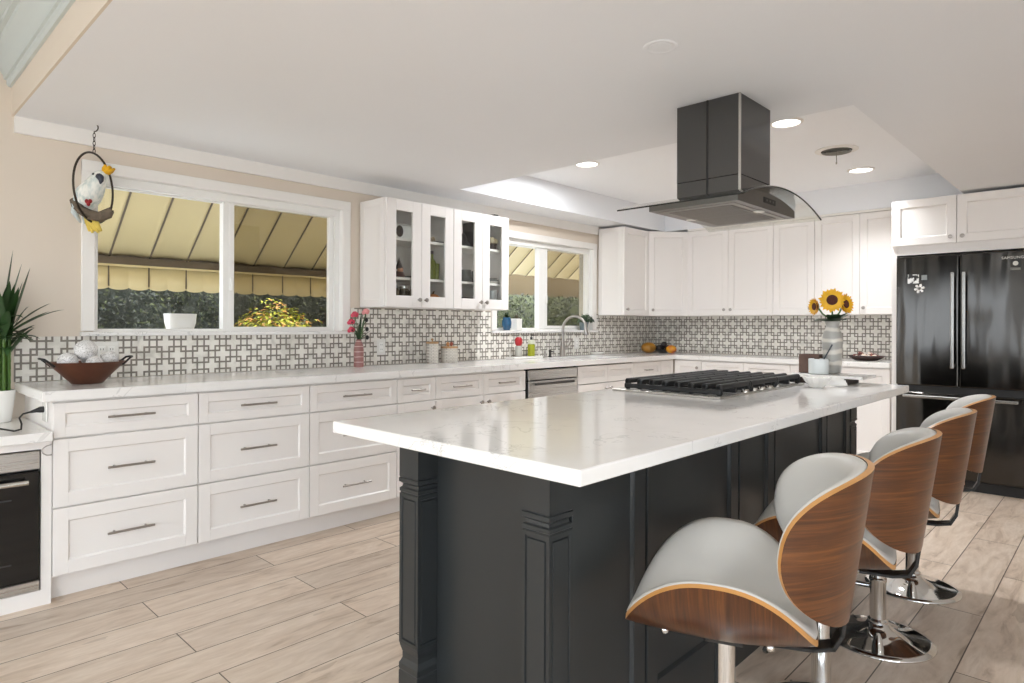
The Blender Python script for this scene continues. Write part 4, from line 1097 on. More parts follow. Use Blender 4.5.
# --- pink vase with flowers
vx2, vy2 = 2.478, 3.835
t = NT('pink_striped_glaze'); sp = t.node('ShaderNodeSeparateXYZ'); tc = t.node('ShaderNodeTexCoord'); t.con(tc.outputs['Object'], sp.inputs[0])
st_ = t.math('LESS_THAN', t.math('MODULO', t.math('ADD', t.math('MULTIPLY', sp.outputs[2], 28.0), t.math('MULTIPLY', t.noise(t.coords(), 20), 0.15)), 1.0), 0.12)
t.bsdf(t.mix(st_, t.mix(t.noise(t.coords(), 12), srgb(128, 86, 82), srgb(158, 110, 104)), srgb(204, 176, 168)), 0.35); M_pink = t.m
single(cap_lathe([(0.030, 0), (0.034, 0.004), (0.034, 0.12), (0.030, 0.15), (0.020, 0.178), (0.017, 0.19), (0.013, 0.19), (0.015, 0.175), (0.0, 0.14)], (vx2, vy2, 0.9205), 28), 'vase', M_pink, 'dusty pink striped bottle vase holding pink flowers on the window counter', 'vase', (vx2, vy2, 0.9205))
M_pinkp = mat('pink_petals', srgb(208, 74, 96), 0.5, var=0.25, vscale=40); M_palep = mat('pale_pink_petals', srgb(226, 150, 150), 0.5, var=0.2, vscale=40)
M_stem = mat('green_stem', srgb(70, 104, 52), 0.5)
lat = Vector((0.692, -0.722, 0))
def flower(k, du, h, m_, kind, lab):
    base = Vector((vx2, vy2, 1.06)); top = Vector((vx2, vy2, 0.92+h)) + lat*du
    root = thing('flower', lab, 'flower', tuple(base), 'flowers in the pink vase')
    c1 = Vector((vx2, vy2, 1.115)) + lat*du*0.15
    MB().tube([base, c1, c1.lerp(top, 0.5)+Vector((0, 0, 0.02)), top], 0.0025, 6).build('stem', M_stem, root)
    if kind == 'bud': MB().ball(top, (0.012, 0.012, 0.016), 12, 8).build('bud', m_, root)
    else:
        mb = MB()
        for j in range(10):
            a = j*2.399; tilt = 0.2+0.15*j
            q = Vector((math.cos(a)*math.sin(tilt), math.sin(a)*math.sin(tilt), math.cos(tilt)))
            mb.ball(top + q*0.016, (0.013, 0.013, 0.014), 10, 6)
        mb.build('petals', m_, root, 180)
        if du < -0.03: MB().ball(top + Vector((-0.01, -0.022, 0.004)), 0.006, 10, 6).build('center', M_black, root)
    return root
F0 = flower(0, -0.028, 0.355, M_pinkp, 'bloom', 'highest of the three deep pink flowers in the pink vase')
flower(1, -0.052, 0.305, M_pinkp, 'bloom', 'middle one of the three deep pink flowers in the pink vase')
flower(2, -0.050, 0.250, M_pinkp, 'bloom', 'lowest of the three deep pink flowers in the pink vase')
flower(3, 0.048, 0.375, M_palep, 'bloom', 'pale pink flower at the top right of the pink vase')
flower(4, 0.052, 0.325, M_black, 'bud', 'highest dark bud at the right of the pink vase')
flower(5, 0.056, 0.262, M_black, 'bud', 'middle dark bud at the right of the pink vase')
flower(6, 0.058, 0.205, M_black, 'bud', 'lowest dark bud at the right of the pink vase')
root = F0
mb = MB()
for k in range(10):
    blade(mb, (vx2, vy2, 1.10), -0.8+(k-5)*0.42, 0.04+0.03*(k % 3), 0.05+0.06*(k % 4), 0.035, 0.009)
mb.build('leaves', M_leafd, root, 60, recalc=False)
# --- outlets on the tile
def outlet(u, z, lab, w=0.072, n=1):
    root = thing('wall_outlet', lab, 'outlet', (u, 3.9615, z-0.058), 'outlet plates on the backsplash')
    MB().box((u-w/2, 3.9565, z-0.058), (u+w/2, 3.9624, z+0.058), bev=0.002).build('plate', M_whitecer, root)
    for k in range(n):
        uc = u + (k-(n-1)/2)*0.045
        r = MB().box((uc-0.017, 3.9548, z-0.034), (uc+0.017, 3.957, z+0.034), bev=0.002).build('receptacle', M_vinyl, root)
        s = MB()
        for dz in (-0.017, 0.017):
            for dx in (-0.006, 0.006): s.box((uc+dx-0.0012, 3.9543, z+dz-0.005), (uc+dx+0.0012, 3.955, z+dz+0.005))
        s.build('slots', M_black, r, smooth=0)
outlet(2.748, 1.05, 'white outlet plate on the tile just right of the pink vase')
outlet(0.993, 1.058, 'white double outlet plate on the tile behind the brown bowl', 0.115, 2)
outlet(5.06, 1.04, 'white outlet plate on the tile right of the faucet')
# --- canisters
M_lat = NT('grey_lattice_ceramic'); _b = M_lat.node('ShaderNodeTexBrick'); _b.inputs['Scale'].default_value = 22.0
for nm, c in (('Color1', srgb(206, 200, 190)), ('Color2', srgb(196, 190, 180)), ('Mortar', srgb(158, 152, 142))): _b.inputs[nm].default_value = c
_b.inputs['Mortar Size'].default_value = 0.035; M_lat.con(M_lat.coords((1, 1, 1), (PI/2, 0, 0)), _b.inputs['Vector']); M_lat.bsdf(_b.outputs[0], 0.4); M_lat = M_lat.m
M_lid = mat('pale_wood_lid', srgb(176, 138, 96), 0.5, var=0.2, vscale=30)
def canister(x, y, r, h, lab, dots):
    root = thing('canister', lab, 'canister', (x, y, 0.9205), 'canisters on the window counter')
    cap_lathe([(r*0.94, 0), (r, 0.006), (r, h-0.004), (r*0.97, h), (r*0.9, h), (r*0.9, 0.02), (0, 0.02)], (x, y, 0.9205), 32).build('body', M_lat, root)
    ld = cap_lathe([(r*0.88, -0.006), (r*0.88, 0.0), (r*1.02, 0.0005), (r*1.02, 0.011), (r*0.98, 0.014), (0, 0.014)], (x, y, 0.921+h), 32).build('lid', M_lid, root)
    if dots == 1: MB().lathe([(0.006, 0), (0.005, 0.01), (0.011, 0.016), (0.008, 0.026), (0.0, 0.027)], (x, y, 0.934+h), 16).build('knob', M_lid, ld)
canister(3.135, 3.845, 0.047, 0.150, 'taller grey lattice canister with wooden lid under the glass cabinets', 1)
canister(3.290, 3.825, 0.066, 0.112, 'shorter wide lattice canister with wooden lid under the glass cabinets', 0)
for k, (dx, dy, c, lab) in enumerate(((-0.025, -0.01, srgb(196, 140, 92), 'small round tan trinket at the left on the short canister lid'), (0.030, 0.012, srgb(176, 96, 76), 'small reddish trinket at the right on the short canister lid'))):
    single(MB().ball((3.29+dx, 3.825+dy, 1.0645), (0.014, 0.014, 0.018), 12, 8), 'trinket', mat('trinket_%d' % k, c, 0.5), lab, 'trinket', (3.29+dx, 3.825+dy, 1.047), None, 180)
# --- tray with jar and soap by the sink
tx0, tx1, tyc = 4.015, 4.395, 3.875
single(MB().box((tx0, tyc-0.055, 0.9205), (tx1, tyc+0.055, 0.938), bev=0.004, seg=2), 'soap_tray', M_whitecer, 'white marble tray left of the faucet', 'tray', ((tx0+tx1)/2, tyc, 0.9205))
root = thing('glass_jar', 'clear jar with a round red lid on the soap tray', 'jar', (4.13, tyc, 0.9385))
cap_lathe([(0.030, 0), (0.032, 0.003), (0.032, 0.085), (0.025, 0.095)], (4.13, tyc, 0.9385), 24).build('body', mat('frosted_grey_glass', srgb(178, 176, 166), 0.2), root)
cap_lathe([(0.020, 0), (0.030, 0.012), (0.034, 0.035), (0.031, 0.06), (0.018, 0.078), (0.0, 0.08)], (4.13, tyc, 1.0335), 24).build('lid', mat('red_lid', srgb(168, 24, 34), 0.35, var=0.2, vscale=30), root)
root = thing('soap_bottle', 'hand soap bottle with yellow green liquid and black pump on the soap tray', 'bottle', (4.295, tyc, 0.9385))
MB().box((4.265, tyc-0.022, 0.9385), (4.325, tyc+0.022, 1.045), bev=0.008, seg=3).build('body', mat('yellow_green_soap', srgb(158, 164, 42), 0.15), root)
MB().box((4.267, tyc-0.0205, 1.0445), (4.323, tyc+0.0205, 1.085), bev=0.008, seg=3).build('shoulder', mat('pale_soap_shoulder', srgb(214, 216, 196), 0.2), root)
MB().tube([(4.295, tyc, 1.083), (4.295, tyc, 1.108)], 0.011, 14).tube([(4.295, tyc, 1.107), (4.295, tyc, 1.128)], 0.004, 8).tube([(4.295, tyc+0.006, 1.128), (4.295, tyc-0.032, 1.126)], [0.007, 0.005], 8).build('pump', M_black, root)
root = thing('air_gap', 'short nickel deck fitting just right of the soap tray', 'sink fitting', (4.495, 3.885, 0.9205))
MB().lathe([(0.018, 0), (0.018, 0.006), (0.011, 0.010), (0.011, 0.045), (0.014, 0.048), (0.012, 0.056), (0.0, 0.058)], (4.495, 3.885, 0.9205), 18).build('cap', M_nickel, root)
root = thing('soap_dispenser', 'small black deck soap pump beside the faucet', 'dispenser', (4.565, 3.885, 0.9205))
MB().lathe([(0.018, 0), (0.018, 0.006), (0.010, 0.012), (0.009, 0.05), (0.013, 0.053), (0.011, 0.064), (0.0, 0.066)], (4.565, 3.885, 0.9205), 18).tube([(4.565, 3.885, 0.975), (4.565, 3.835, 0.968)], [0.006, 0.005], 10).build('pump', M_black, root)
single(MB().lathe([(0.05, 0), (0.06, 0.004), (0.075, 0.022), (0.072, 0.024), (0.055, 0.008), (0.0, 0.006)], (0,0,0), 32, M=Matrix.Translation((5.31, 3.89, 0.9205)) @ Matrix.Diagonal((1.3, 0.7, 1, 1))), 'soap_dish', M_whitecer, 'low white oval dish on the counter right of the sink', 'dish', (5.31, 3.89, 0.9205))
# --- sill pots
def succulent(mb, c, r, n, h, spread=0.9):
    for k in range(n):
        a = k*2.399; q = (k+1)/n; tl = spread*q
        blade(mb, c, a, r*(0.35+0.65*q), h*(1.1-0.8*q), 0.004, 0.009, 5)
sx, sy, sz = 4.078, 3.972, 1.1685
root = thing('potted_succulent', 'dark succulent in a glossy blue jar on the sink window sill', 'plant', (sx, sy, sz))
cap_lathe([(0.026, 0), (0.03, 0.004), (0.042, 0.05), (0.043, 0.075), (0.034, 0.105), (0.036, 0.115), (0.031, 0.115), (0.03, 0.10), (0.0, 0.095)], (sx, sy, sz), 28).build('pot', mat('blue_glaze', srgb(38, 84, 118), 0.15, var=0.3, vscale=30), root)
mb = MB(); succulent(mb, (sx, sy, sz+0.095), 0.05, 22, 0.075); mb.build('leaves', M_leafd, root, 60, recalc=False)
sx = 4.205
root = thing('potted_succulent', 'small green plant in a tall white square pot on the sink window sill', 'plant', (sx, sy, sz))
MB().box((sx-0.036, sy-0.036, sz), (sx+0.036, sy+0.036, sz+0.105), bev=0.005, seg=2).build('pot', M_whitecer, root)
mb = MB(); succulent(mb, (sx, sy, sz+0.10), 0.04, 18, 0.05); mb.build('leaves', mat('brownish_leaf', srgb(92, 88, 66), 0.6, var=0.3, vscale=40), root, 60, recalc=False)
sx = 5.19
root = thing('potted_plant', 'bushy green plant in a blue grey pot at the right of the sink window', 'plant', (sx, sy, sz))
cap_lathe([(0.034, 0), (0.037, 0.003), (0.047, 0.082), (0.042, 0.082), (0.04, 0.07), (0.0, 0.07)], (sx, sy, sz), 28).build('pot', mat('blue_grey_glaze', srgb(132, 146, 152), 0.35), root)
mb = MB(); rb = random.Random(11)
for k in range(230):
    q = Vector((rb.gauss(0, 1), rb.gauss(0, 1)*0.55, abs(rb.gauss(0, 0.8)))).normalized()
    leaf(mb, (sx-0.01+q.x*0.125*rb.uniform(.4, 1), sy-0.035+q.y*0.06*rb.uniform(.5, 1), sz+0.080+q.z*0.095*rb.uniform(.3, 1)), rb.uniform(0.014, 0.024), q+Vector((0, -.3, .5)))
mb.build('leaves', mat('grey_green_leaf', srgb(62, 84, 58), 0.5, var=0.35, vscale=40), root, 0, recalc=False)
# --- fruit in the corner
single(MB().ball((6.07, 3.765, 0.9205+0.058), (0.085, 0.075, 0.058), 28, 16, warp=lambda q: 1+0.035*math.cos(8*math.atan2(q.y, q.x))*(1-q.z*q.z)), 'squash', mat('ochre_rind', srgb(150, 104, 24), 0.4, var=0.35, vscale=20), 'ochre ribbed squash in the corner of the counter', 'squash', (6.07, 3.765, 0.9205), None, 180)
cx, cy = 6.20, 3.665
single(cap_lathe([(0.04, 0), (0.05, 0.004), (0.085, 0.035), (0.088, 0.038), (0.082, 0.036), (0.05, 0.010), (0, 0.008)], (cx, cy, 0.9205), 32), 'corner_bowl', mat('dark_grey_bowl', srgb(58, 58, 56), 0.4), 'shallow dark grey bowl of dark fruit in the counter corner', 'bowl', (cx, cy, 0.9205))
M_avo = mat('dark_avocado_skin', srgb(30, 24, 24), 0.45, var=0.3, vscale=60)
for dx, dy, z, lab in ((-0.04, 0.030, 0.972, 'dark avocado nearest the squash in the corner bowl'), (0.022, 0.036, 0.976, 'dark avocado at the wall side of the corner bowl'), (0.0, -0.014, 1.010, 'dark avocado lying on top of the corner bowl'), (0.038, -0.038, 0.972, 'dark reddish avocado right in the corner bowl')):
    single(MB().ball((cx+dx, cy+dy, z), (0.036, 0.036, 0.034), 18, 12), 'avocado', M_avo, lab, 'fruit', (cx+dx, cy+dy, z-0.034), 'dark fruit in the corner bowl', 180)
t = NT('mango_skin'); t.bsdf(t.ramp(t.noise(t.coords(), 9, 2), [(0.4, srgb(226, 158, 42)), (0.62, srgb(208, 92, 54))]), 0.4)
single(MB().ball((6.165, 3.545, 0.9205+0.044), (0.05, 0.058, 0.044), 22, 14), 'mango', t.m, 'orange yellow mango in front of the dark corner bowl', 'fruit', (6.165, 3.545, 0.9205), None, 180)
# --- dish near the refrigerator
dx_, dy_ = 6.12, 1.64
Md3 = Matrix.Translation((dx_, dy_, 0.9205)) @ Matrix.Diagonal((0.55, 1.0, 1, 1))
single(MB().lathe([(0.06, 0), (0.09, 0.004), (0.13, 0.028), (0.155, 0.044), (0.152, 0.046), (0.12, 0.030), (0.08, 0.012), (0, 0.010)], (0,0,0), 40, M=Md3), 'dish', mat('dark_brown_dish', srgb(48, 28, 22), 0.4, var=0.2, vscale=20), 'shallow dark brown dish of shells on the back counter beside the refrigerator', 'dish', (dx_, dy_, 0.9205))
mb = MB(); rb = random.Random(5)
cols = [mat('shell_%d' % k, c, 0.5) for k, c in enumerate((srgb(222, 200, 180), srgb(176, 110, 96), srgb(236, 228, 216), srgb(120, 70, 60)))]
for k in range(70):
    a = rb.uniform(0, 2*PI); r = 0.115*math.sqrt(rb.random())
    mb.ball((dx_+0.5*r*math.cos(a), dy_+r*math.sin(a), 0.9205+0.03+0.045*(1-(r/0.12)**2)*rb.uniform(.3, 1)), (rb.uniform(.008, .016), rb.uniform(.008, .018), rb.uniform(.006, .012)), 8, 6, mat=rb.randrange(4))
tag(mb.build('potpourri', cols, None, 180), 'heap of pale and red shells and petals in the dark brown dish', 'potpourri', kind='stuff')
# --- riser on the island with vase, mug and cup
root = thing('serving_riser', 'white marble riser on dark wooden blocks at the far end of the island', 'riser', (3.57, 1.12, 0.9205))
MB().box((3.455, 0.940, 0.951), (3.69, 1.30, 0.966), bev=0.003, seg=2).build('slab', M_quartz, root)
for y in (1.045, 1.225):
    MB().box((3.47, y-0.028, 0.9205), (3.67, y+0.028, 0.9505), bev=0.002).build('foot', mat('dark_wood_block', srgb(46, 30, 24), 0.5, var=0.2, vscale=20), root)
t = NT('banded_grey_glaze'); sp = t.node('ShaderNodeSeparateXYZ'); tc = t.node('ShaderNodeTexCoord'); t.con(tc.outputs['Object'], sp.inputs[0])
wv = t.math('SINE', t.math('ADD', t.math('MULTIPLY', sp.outputs[2], 105.0), t.math('MULTIPLY', t.noise(t.coords(), 9, 3), 5.0)))
t.bsdf(t.ramp(wv, [(0.1, srgb(166, 164, 158)), (0.5, srgb(194, 191, 183)), (0.85, srgb(214, 210, 200))]), 0.3)
vx3, vy3 = 3.635, 1.136
single(cap_lathe([(0.036, 0), (0.042, 0.004), (0.046, 0.05), (0.047, 0.11), (0.050, 0.165), (0.046, 0.205), (0.034, 0.235), (0.031, 0.25), (0.037, 0.272), (0.034, 0.273), (0.027, 0.25), (0.0, 0.2)], (vx3, vy3, 0.967), 36), 'vase', t.m, 'tall grey and white banded vase holding the sunflowers on the island riser', 'vase', (vx3, vy3, 0.967), None, 60)
def sunflower(top, nrm, R, lab, closed=0.0):
    top = Vector(top); nrm = Vector(nrm).normalized()
    base = Vector((vx3, vy3, 1.19))
    root = thing('sunflower', lab, 'flower', tuple(base), 'sunflowers in the banded vase')
    M_ = Matrix.Translation(top) @ nrm.to_track_quat('Z', 'Y').to_matrix().to_4x4()
    mid_ = base.lerp(top, 0.6) + Vector((0, 0, 0.012))
    MB().tube([base, Vector((vx3, vy3, 1.245)), mid_, top-nrm*0.006], 0.0045, 8).build('stem', M_stem, root)
    mb = MB()
    for layer, (n, r0, lf) in enumerate(((19, 0.40, 1.0), (19, 0.40, 0.88))):
        for k in range(n):
            a = 2*PI*(k+0.5*layer)/n + 0.05*math.sin(k*7)
            L = R*lf*(1+0.06*math.sin(k*3.7)); prev = None
            for i in range(6):
                t_ = i/5; r = R*r0*0.8 + (L-R*r0*0.8)*t_
                wv_ = R*0.17*math.sin(PI*(0.22+0.78*t_))**0.8 if i < 5 else R*0.01
                h = 0.008*layer + 0.14*R*t_*(1-t_) + closed*R*t_*t_ - (0.10*R*t_*t_ if closed == 0 else 0)
                row = [mb.bm.verts.new(M_ @ Vector((math.cos(a)*r - math.sin(a)*s*wv_, math.sin(a)*r + math.cos(a)*s*wv_, h + (0.002 if s == 0 else 0)))) for s in (-1, 0, 1)]
                if prev:
                    mb.bm.faces.new((prev[0], prev[1], row[1], row[0])); mb.bm.faces.new((prev[1], prev[2], row[2], row[1]))
                prev = row
    mb.build('petals', M_sunp, root, 60, recalc=False)
    MB().lathe([(R*0.46, -0.004), (R*0.46, 0.006), (R*0.40, 0.013), (R*0.25, 0.015), (0.0, 0.012)], (0,0,0), 28, M=M_).build('flower_center', M_sunc, root)
    MB().lathe([(R*0.05, -0.012), (R*0.30, -0.009), (R*0.50, -0.004), (R*0.48, -0.002)], (0,0,0), 20, M=M_).build('calyx', M_leaf, root)
    return root
M_sunp = mat('sunflower_petals', srgb(232, 176, 20), 0.5, var=0.25, vscale=40)
t = NT('sunflower_seeds'); n_ = t.noise(t.coords(), 160, 2); t.bsdf(t.mix(n_, srgb(34, 16, 14), srgb(104, 46, 30)), 0.8); t.bump(n_, 0.8, 0.004); M_sunc = t.m
toc = Vector((-0.92, -0.36, 0.10))
lat3 = Vector((0.39, -0.92, 0))*1.0
latc = Vector((0.692, -0.722, 0))
c0 = Vector((3.59, 1.125, 1.350))
S0 = sunflower(c0, toc + Vector((0, 0, 0.0)), 0.064, 'large round sunflower facing the camera in the banded vase')
sunflower(c0 + latc*0.076 + Vector((0.03, 0.02, -0.020)), Vector((-0.30, -0.90, 0.15)), 0.056, 'sunflower turned to the right in the banded vase', 0.25)
sunflower(c0 - latc*0.062 + Vector((0.03, 0.03, -0.032)), Vector((-0.75, 0.62, -0.05)), 0.046, 'smaller sunflower turned to the left in the banded vase', 0.3)
root = S0
mb = MB()
for az, L, rise, dr, wd_ in ((-0.9, 0.10, 0.070, 0.03, 0.036), (-2.0, 0.095, 0.045, 0.035, 0.040), (2.3, 0.11, 0.045, 0.04, 0.038), (-2.6, 0.08, 0.06, 0.02, 0.034), (1.2, 0.06, 0.03, 0.02, 0.02), (-1.4, 0.09, 0.08, 0.03, 0.022), (2.9, 0.05, 0.06, 0.02, 0.02)):
    blade(mb, (vx3, vy3, 1.236), az, L, rise, dr, wd_)
mb.build('leaves', M_leafd, root, 60, recalc=False)
mx, my = 3.525, 1.168
root = thing('mug', 'pale blue white mug in front of the banded vase', 'mug', (mx, my, 0.967))
cap_lathe([(0.046, 0), (0.049, 0.003), (0.0495, 0.076), (0.047, 0.078), (0.045, 0.07), (0.044, 0.008), (0.0, 0.006)], (mx, my, 0.967), 32).build('body', mat('pale_blue_glaze', srgb(216, 221, 220), 0.2), root)
MB().tube([(mx+0.006, my+0.002, 0.975), (mx+0.03, my-0.024, 1.045), (mx+0.062, my-0.058, 1.125)], [0.003, 0.003, 0.004], 8)
mb = MB().tube([(mx-0.005, my+0.004, 0.978), (mx+0.022, my-0.020, 1.045), (mx+0.05, my-0.050, 1.118)], [0.0032, 0.0032, 0.004], 8)
single(mb, 'spoon', mat('dark_spoon', srgb(58, 64, 70), 0.3, 0.6), 'dark spoon handle leaning out of the pale mug', 'spoon', (mx, my, 0.975))
M_brown = mat('brown_wood_cup', srgb(92, 66, 52), 0.5, var=0.25, vscale=25)
mb = MB().cells([-0.045, -0.037, 0.037, 0.045], [-0.05, -0.042, 0.042, 0.05], lambda u, v: not (abs(u) < 0.037 and abs(v) < 0.042), 0.0, 0.098, TR((3.60, 1.232, 0.967), 0.1))
mb.box((-0.037, -0.042, 0.0), (0.037, 0.042, 0.006), TR((3.60, 1.232, 0.967), 0.1))
single(mb, 'wooden_box', M_brown, 'open brown wooden box behind the pale mug', 'box', (3.60, 1.232, 0.967), None, 20)
# fluted bowl and shell
wx, wy = 3.235, 1.080
single(cap_lathe([(0.03, 0), (0.034, 0.004), (0.052, 0.030), (0.064, 0.050), (0.061, 0.051), (0.047, 0.030), (0.028, 0.010), (0, 0.008)], (wx, wy, 0.9205), 48) if False else MB().lathe([(0.03, 0), (0.034, 0.004), (0.052, 0.030), (0.064, 0.050), (0.061, 0.051), (0.047, 0.030), (0.028, 0.010), (0, 0.008)], (wx, wy, 0.9205), 64, warp=lambda a, z: 1+0.045*math.cos(14*a)*min(1, z/0.03)), 'fluted_bowl', M_whitecer, 'small white fluted bowl on the island beside the cooktop', 'bowl', (wx, wy, 0.9205), None, 60)
for dx, dy, z, lab in ((0.0, 0.014, 0.957, 'white pebble at the back of the fluted bowl'), (-0.018, -0.014, 0.955, 'white pebble at the left of the fluted bowl'), (0.018, -0.012, 0.956, 'white pebble at the right of the fluted bowl')):
    single(MB().ball((wx+dx, wy+dy, z), (0.02, 0.017, 0.014), 14, 10), 'pebble', M_whitecer, lab, 'pebble', (wx+dx, wy+dy, z-0.014), 'pebbles in the fluted bowl', 180)
mb = MB()
Msh = Matrix.Translation((3.335, 1.032, 0.9215)) @ Matrix.Rotation(-0.9, 4, 'Z')
def shf(u, v):
    a = PI*(0.02+0.96*u); r = 0.058*v
    return (r*math.cos(a), 0.030*v*(1-v)*0.9*math.sin(a)*1.4 - 0.006*v, r*math.sin(a)*0.86 + 0.0022*math.cos(a*22)*v*v + 0.002)
mb.grid(shf, 90, 10, M=Msh)
o = single(mb, 'scallop_shell', M_whitecer, 'white scallop shell standing right of the fluted bowl', 'shell', (3.335, 1.032, 0.9205), None, 60)
md = o.modifiers.new('thick', 'SOLIDIFY'); md.thickness = 0.004

# --- cockatoo ring
hx, hy = 0.905, 3.845
L3 = Vector((math.cos(0.84), math.sin(0.84), 0)); rc = Vector((hx, hy, 1.908)); RR = 0.178
root = thing('cockatoo_ornament', 'white cockatoo ornament with yellow crest on a hanging metal ring', 'ornament', (hx, hy, 1.7))
M_ringm = mat('dark_bronze', srgb(62, 54, 44), 0.4, 0.6)
MB().tube([rc + L3*RR*math.cos(2*PI*k/48) + Vector((0, 0, RR*math.sin(2*PI*k/48))) for k in range(48)], 0.0055, 8, closed=True).build('ring', M_ringm, root)
mb = MB()
zc = rc.z+RR
for k in range(5):
    z = zc+0.012+k*0.020; ax = L3 if k % 2 else Vector((-L3.y, L3.x, 0))
    mb.tube([Vector((hx, hy, z)) + ax*0.006*math.cos(2*PI*j/12) + Vector((0, 0, 0.0125*math.sin(2*PI*j/12))) for j in range(12)], 0.0018, 6, closed=True)
mb.build('chain', M_ringm, root)
zt_ = zc+0.10
mb = MB().tube([Vector((hx, hy, zt_)), Vector((hx, hy, zt_+0.012))] + [Vector((hx, hy, zt_+0.032)) + vr*0.02*math.cos(a) + Vector((0, 0, 0.02*math.sin(a))) for a in [-PI/2+k*0.35 for k in range(1, 12)]], 0.003, 8)
mb.build('hook', M_ringm, root)
vr2 = Vector((0.692, -0.722, 0)); fwd = Vector((-0.722, -0.692, 0))
def bp_(u, v, w=0.0): return rc + vr2*u + fwd*w + Vector((0, 0, v))
t = NT('bird_feathers'); n_ = t.noise(t.coords((1, 1, 0.5)), 60, 3); t.bsdf(t.ramp(n_, [(0.35, srgb(196, 206, 202)), (0.6, srgb(236, 236, 228))]), 0.8); t.bump(n_, 0.4, 0.004)
mb = MB(); P_ = [(-0.064, -0.125, 0.012), (-0.056, -0.105, 0.036), (-0.042, -0.075, 0.054), (-0.020, -0.038, 0.061), (0.004, -0.004, 0.053), (0.020, 0.022, 0.043), (0.032, 0.042, 0.041), (0.044, 0.060, 0.036), (0.054, 0.076, 0.024), (0.060, 0.086, 0.006)]
mb.tube([bp_(u, v, 0.01) for u, v, r in P_], [r for u, v, r in P_], 24); bd = mb.build('body', t.m, root, 180)
M_wing = mat('grey_white_wing', srgb(196, 206, 206), 0.8, var=0.18, vscale=50)
for s_ in (-1, 1):
    mb = MB()
    for k in range(6):
        a0 = bp_(-0.018-0.006*k, -0.005-0.010*k, s_*(0.052+0.002*k)); a1 = bp_(-0.060-0.003*k, -0.075-0.011*k, s_*(0.050-0.002*k)); a2 = bp_(-0.078+0.004*k, -0.120-0.012*k, s_*(0.030-0.003*k))
        mb.tube([a0, a0.lerp(a1, 0.5), a1, a2], [0.010, 0.016, 0.015, 0.005], 8)
    mb.build('wing', M_wing, root, 180)
mb = MB()
for k in range(9):
    a = -0.35+k*0.17; w_ = 0.010*((k % 3)-1)
    p0 = bp_(0.054, 0.072, w_); p1 = bp_(0.054+0.052*math.sin(a+0.30), 0.072+0.050*math.cos(a+0.1)*0.9, w_*1.6)
    mb.tube([p0, p0.lerp(p1, 0.6), p1], [0.010, 0.0125, 0.005], 8)
mb.build('crest', mat('yellow_crest', srgb(222, 168, 18), 0.7, var=0.25, vscale=60), root, 180)
mb = MB().tube([bp_(0.050, 0.050, 0.036), bp_(0.064, 0.044, 0.048), bp_(0.068, 0.026, 0.050), bp_(0.060, 0.012, 0.044)], [0.018, 0.016, 0.011, 0.003], 10)
mb.build('beak', mat('dark_grey_beak', srgb(52, 56, 68), 0.5), root, 180)
MB().ball(bp_(0.024, 0.062, 0.044), 0.006, 10, 8).build('eye', M_black, root)
mb = MB()
for k in range(5):
    mb.tube([bp_(-0.042+0.008*k, -0.130, 0.0), bp_(-0.030+0.012*k, -0.175, 0.004*k), bp_(-0.022+0.015*k, -0.222-0.008*(k % 2), 0.0)], [0.012, 0.015, 0.006], 8)
mb.build('tail', mat('yellow_white_tail', srgb(222, 196, 92), 0.7, var=0.35, vscale=30), root, 180)
mb = MB(); pts = [bp_(-0.074, -0.070, 0.055), bp_(-0.058, -0.095, 0.055), bp_(-0.03, -0.125, 0.052), bp_(0.01, -0.148, 0.045), bp_(0.055, -0.152, 0.035), bp_(0.09, -0.138, 0.03), bp_(0.108, -0.118, 0.028)]
mb.tube(pts, [0.014, 0.022, 0.024, 0.025, 0.027, 0.026, 0.016], 14)
for v in mb.bm.verts: v.co += Vector((1, 1, 1))*0.012*mnoise.noise(v.co*70)
mb.build('perch', mat('rough_bark_perch', srgb(100, 88, 74), 0.9, var=0.5, vscale=60, bump=0.8, bscale=90), root, 60)
mb = MB()
for a in range(3): mb.ball(bp_(0.006+0.009*a, -0.080-0.014*(a % 2), 0.066), (0.009, 0.009, 0.011), 10, 8)
mb.build('berries', mat('red_berries', srgb(150, 34, 38), 0.5), root, 180)
# --- gadget on the glass cabinet
single(MB().box((3.655, 3.70, 2.0855), (3.70, 3.76, 2.108), bev=0.004).tube([(3.69, 3.73, 2.10), (3.76, 3.73, 2.096)], 0.004, 8), 'gadget', M_black, 'small black gadget lying on top of the right glass cabinet', 'gadget', (3.68, 3.73, 2.0855))

# --- things behind the cabinet glass
SH = {0: 1.3535, 1: 1.5485, 2: 1.8225}
def putg(name, mb_parts, lab, cat, loc, group=None):
    root = thing(name, lab, cat, loc, group)
    for nm, mb, m_ in mb_parts: mb.build(nm, m_, root)
    return root
yc = 3.80
x = 2.80; z = SH[2]
putg('mantel_clock', [('case', MB().box((x-0.075, yc-0.03, z), (x+0.085, yc+0.03, z+0.115), bev=0.01, seg=2), M_whitecer),
     ('dial', MB().lathe([(0.036, 0), (0.036, 0.004), (0, 0.004)], (0,0,0), 24, M=fr((x-0.03, yc-0.029, z+0.06), (1,0,0), (0,-1,0)) @ Matrix.Diagonal((0.85, 1.15, 1, 1))), mat('dark_brown_dial', srgb(64, 46, 34), 0.5))],
     'white ornamental block with a dark oval on the top shelf of the left glass cabinet', 'ornament', (x, yc, z))
x = 2.79; z = SH[1]
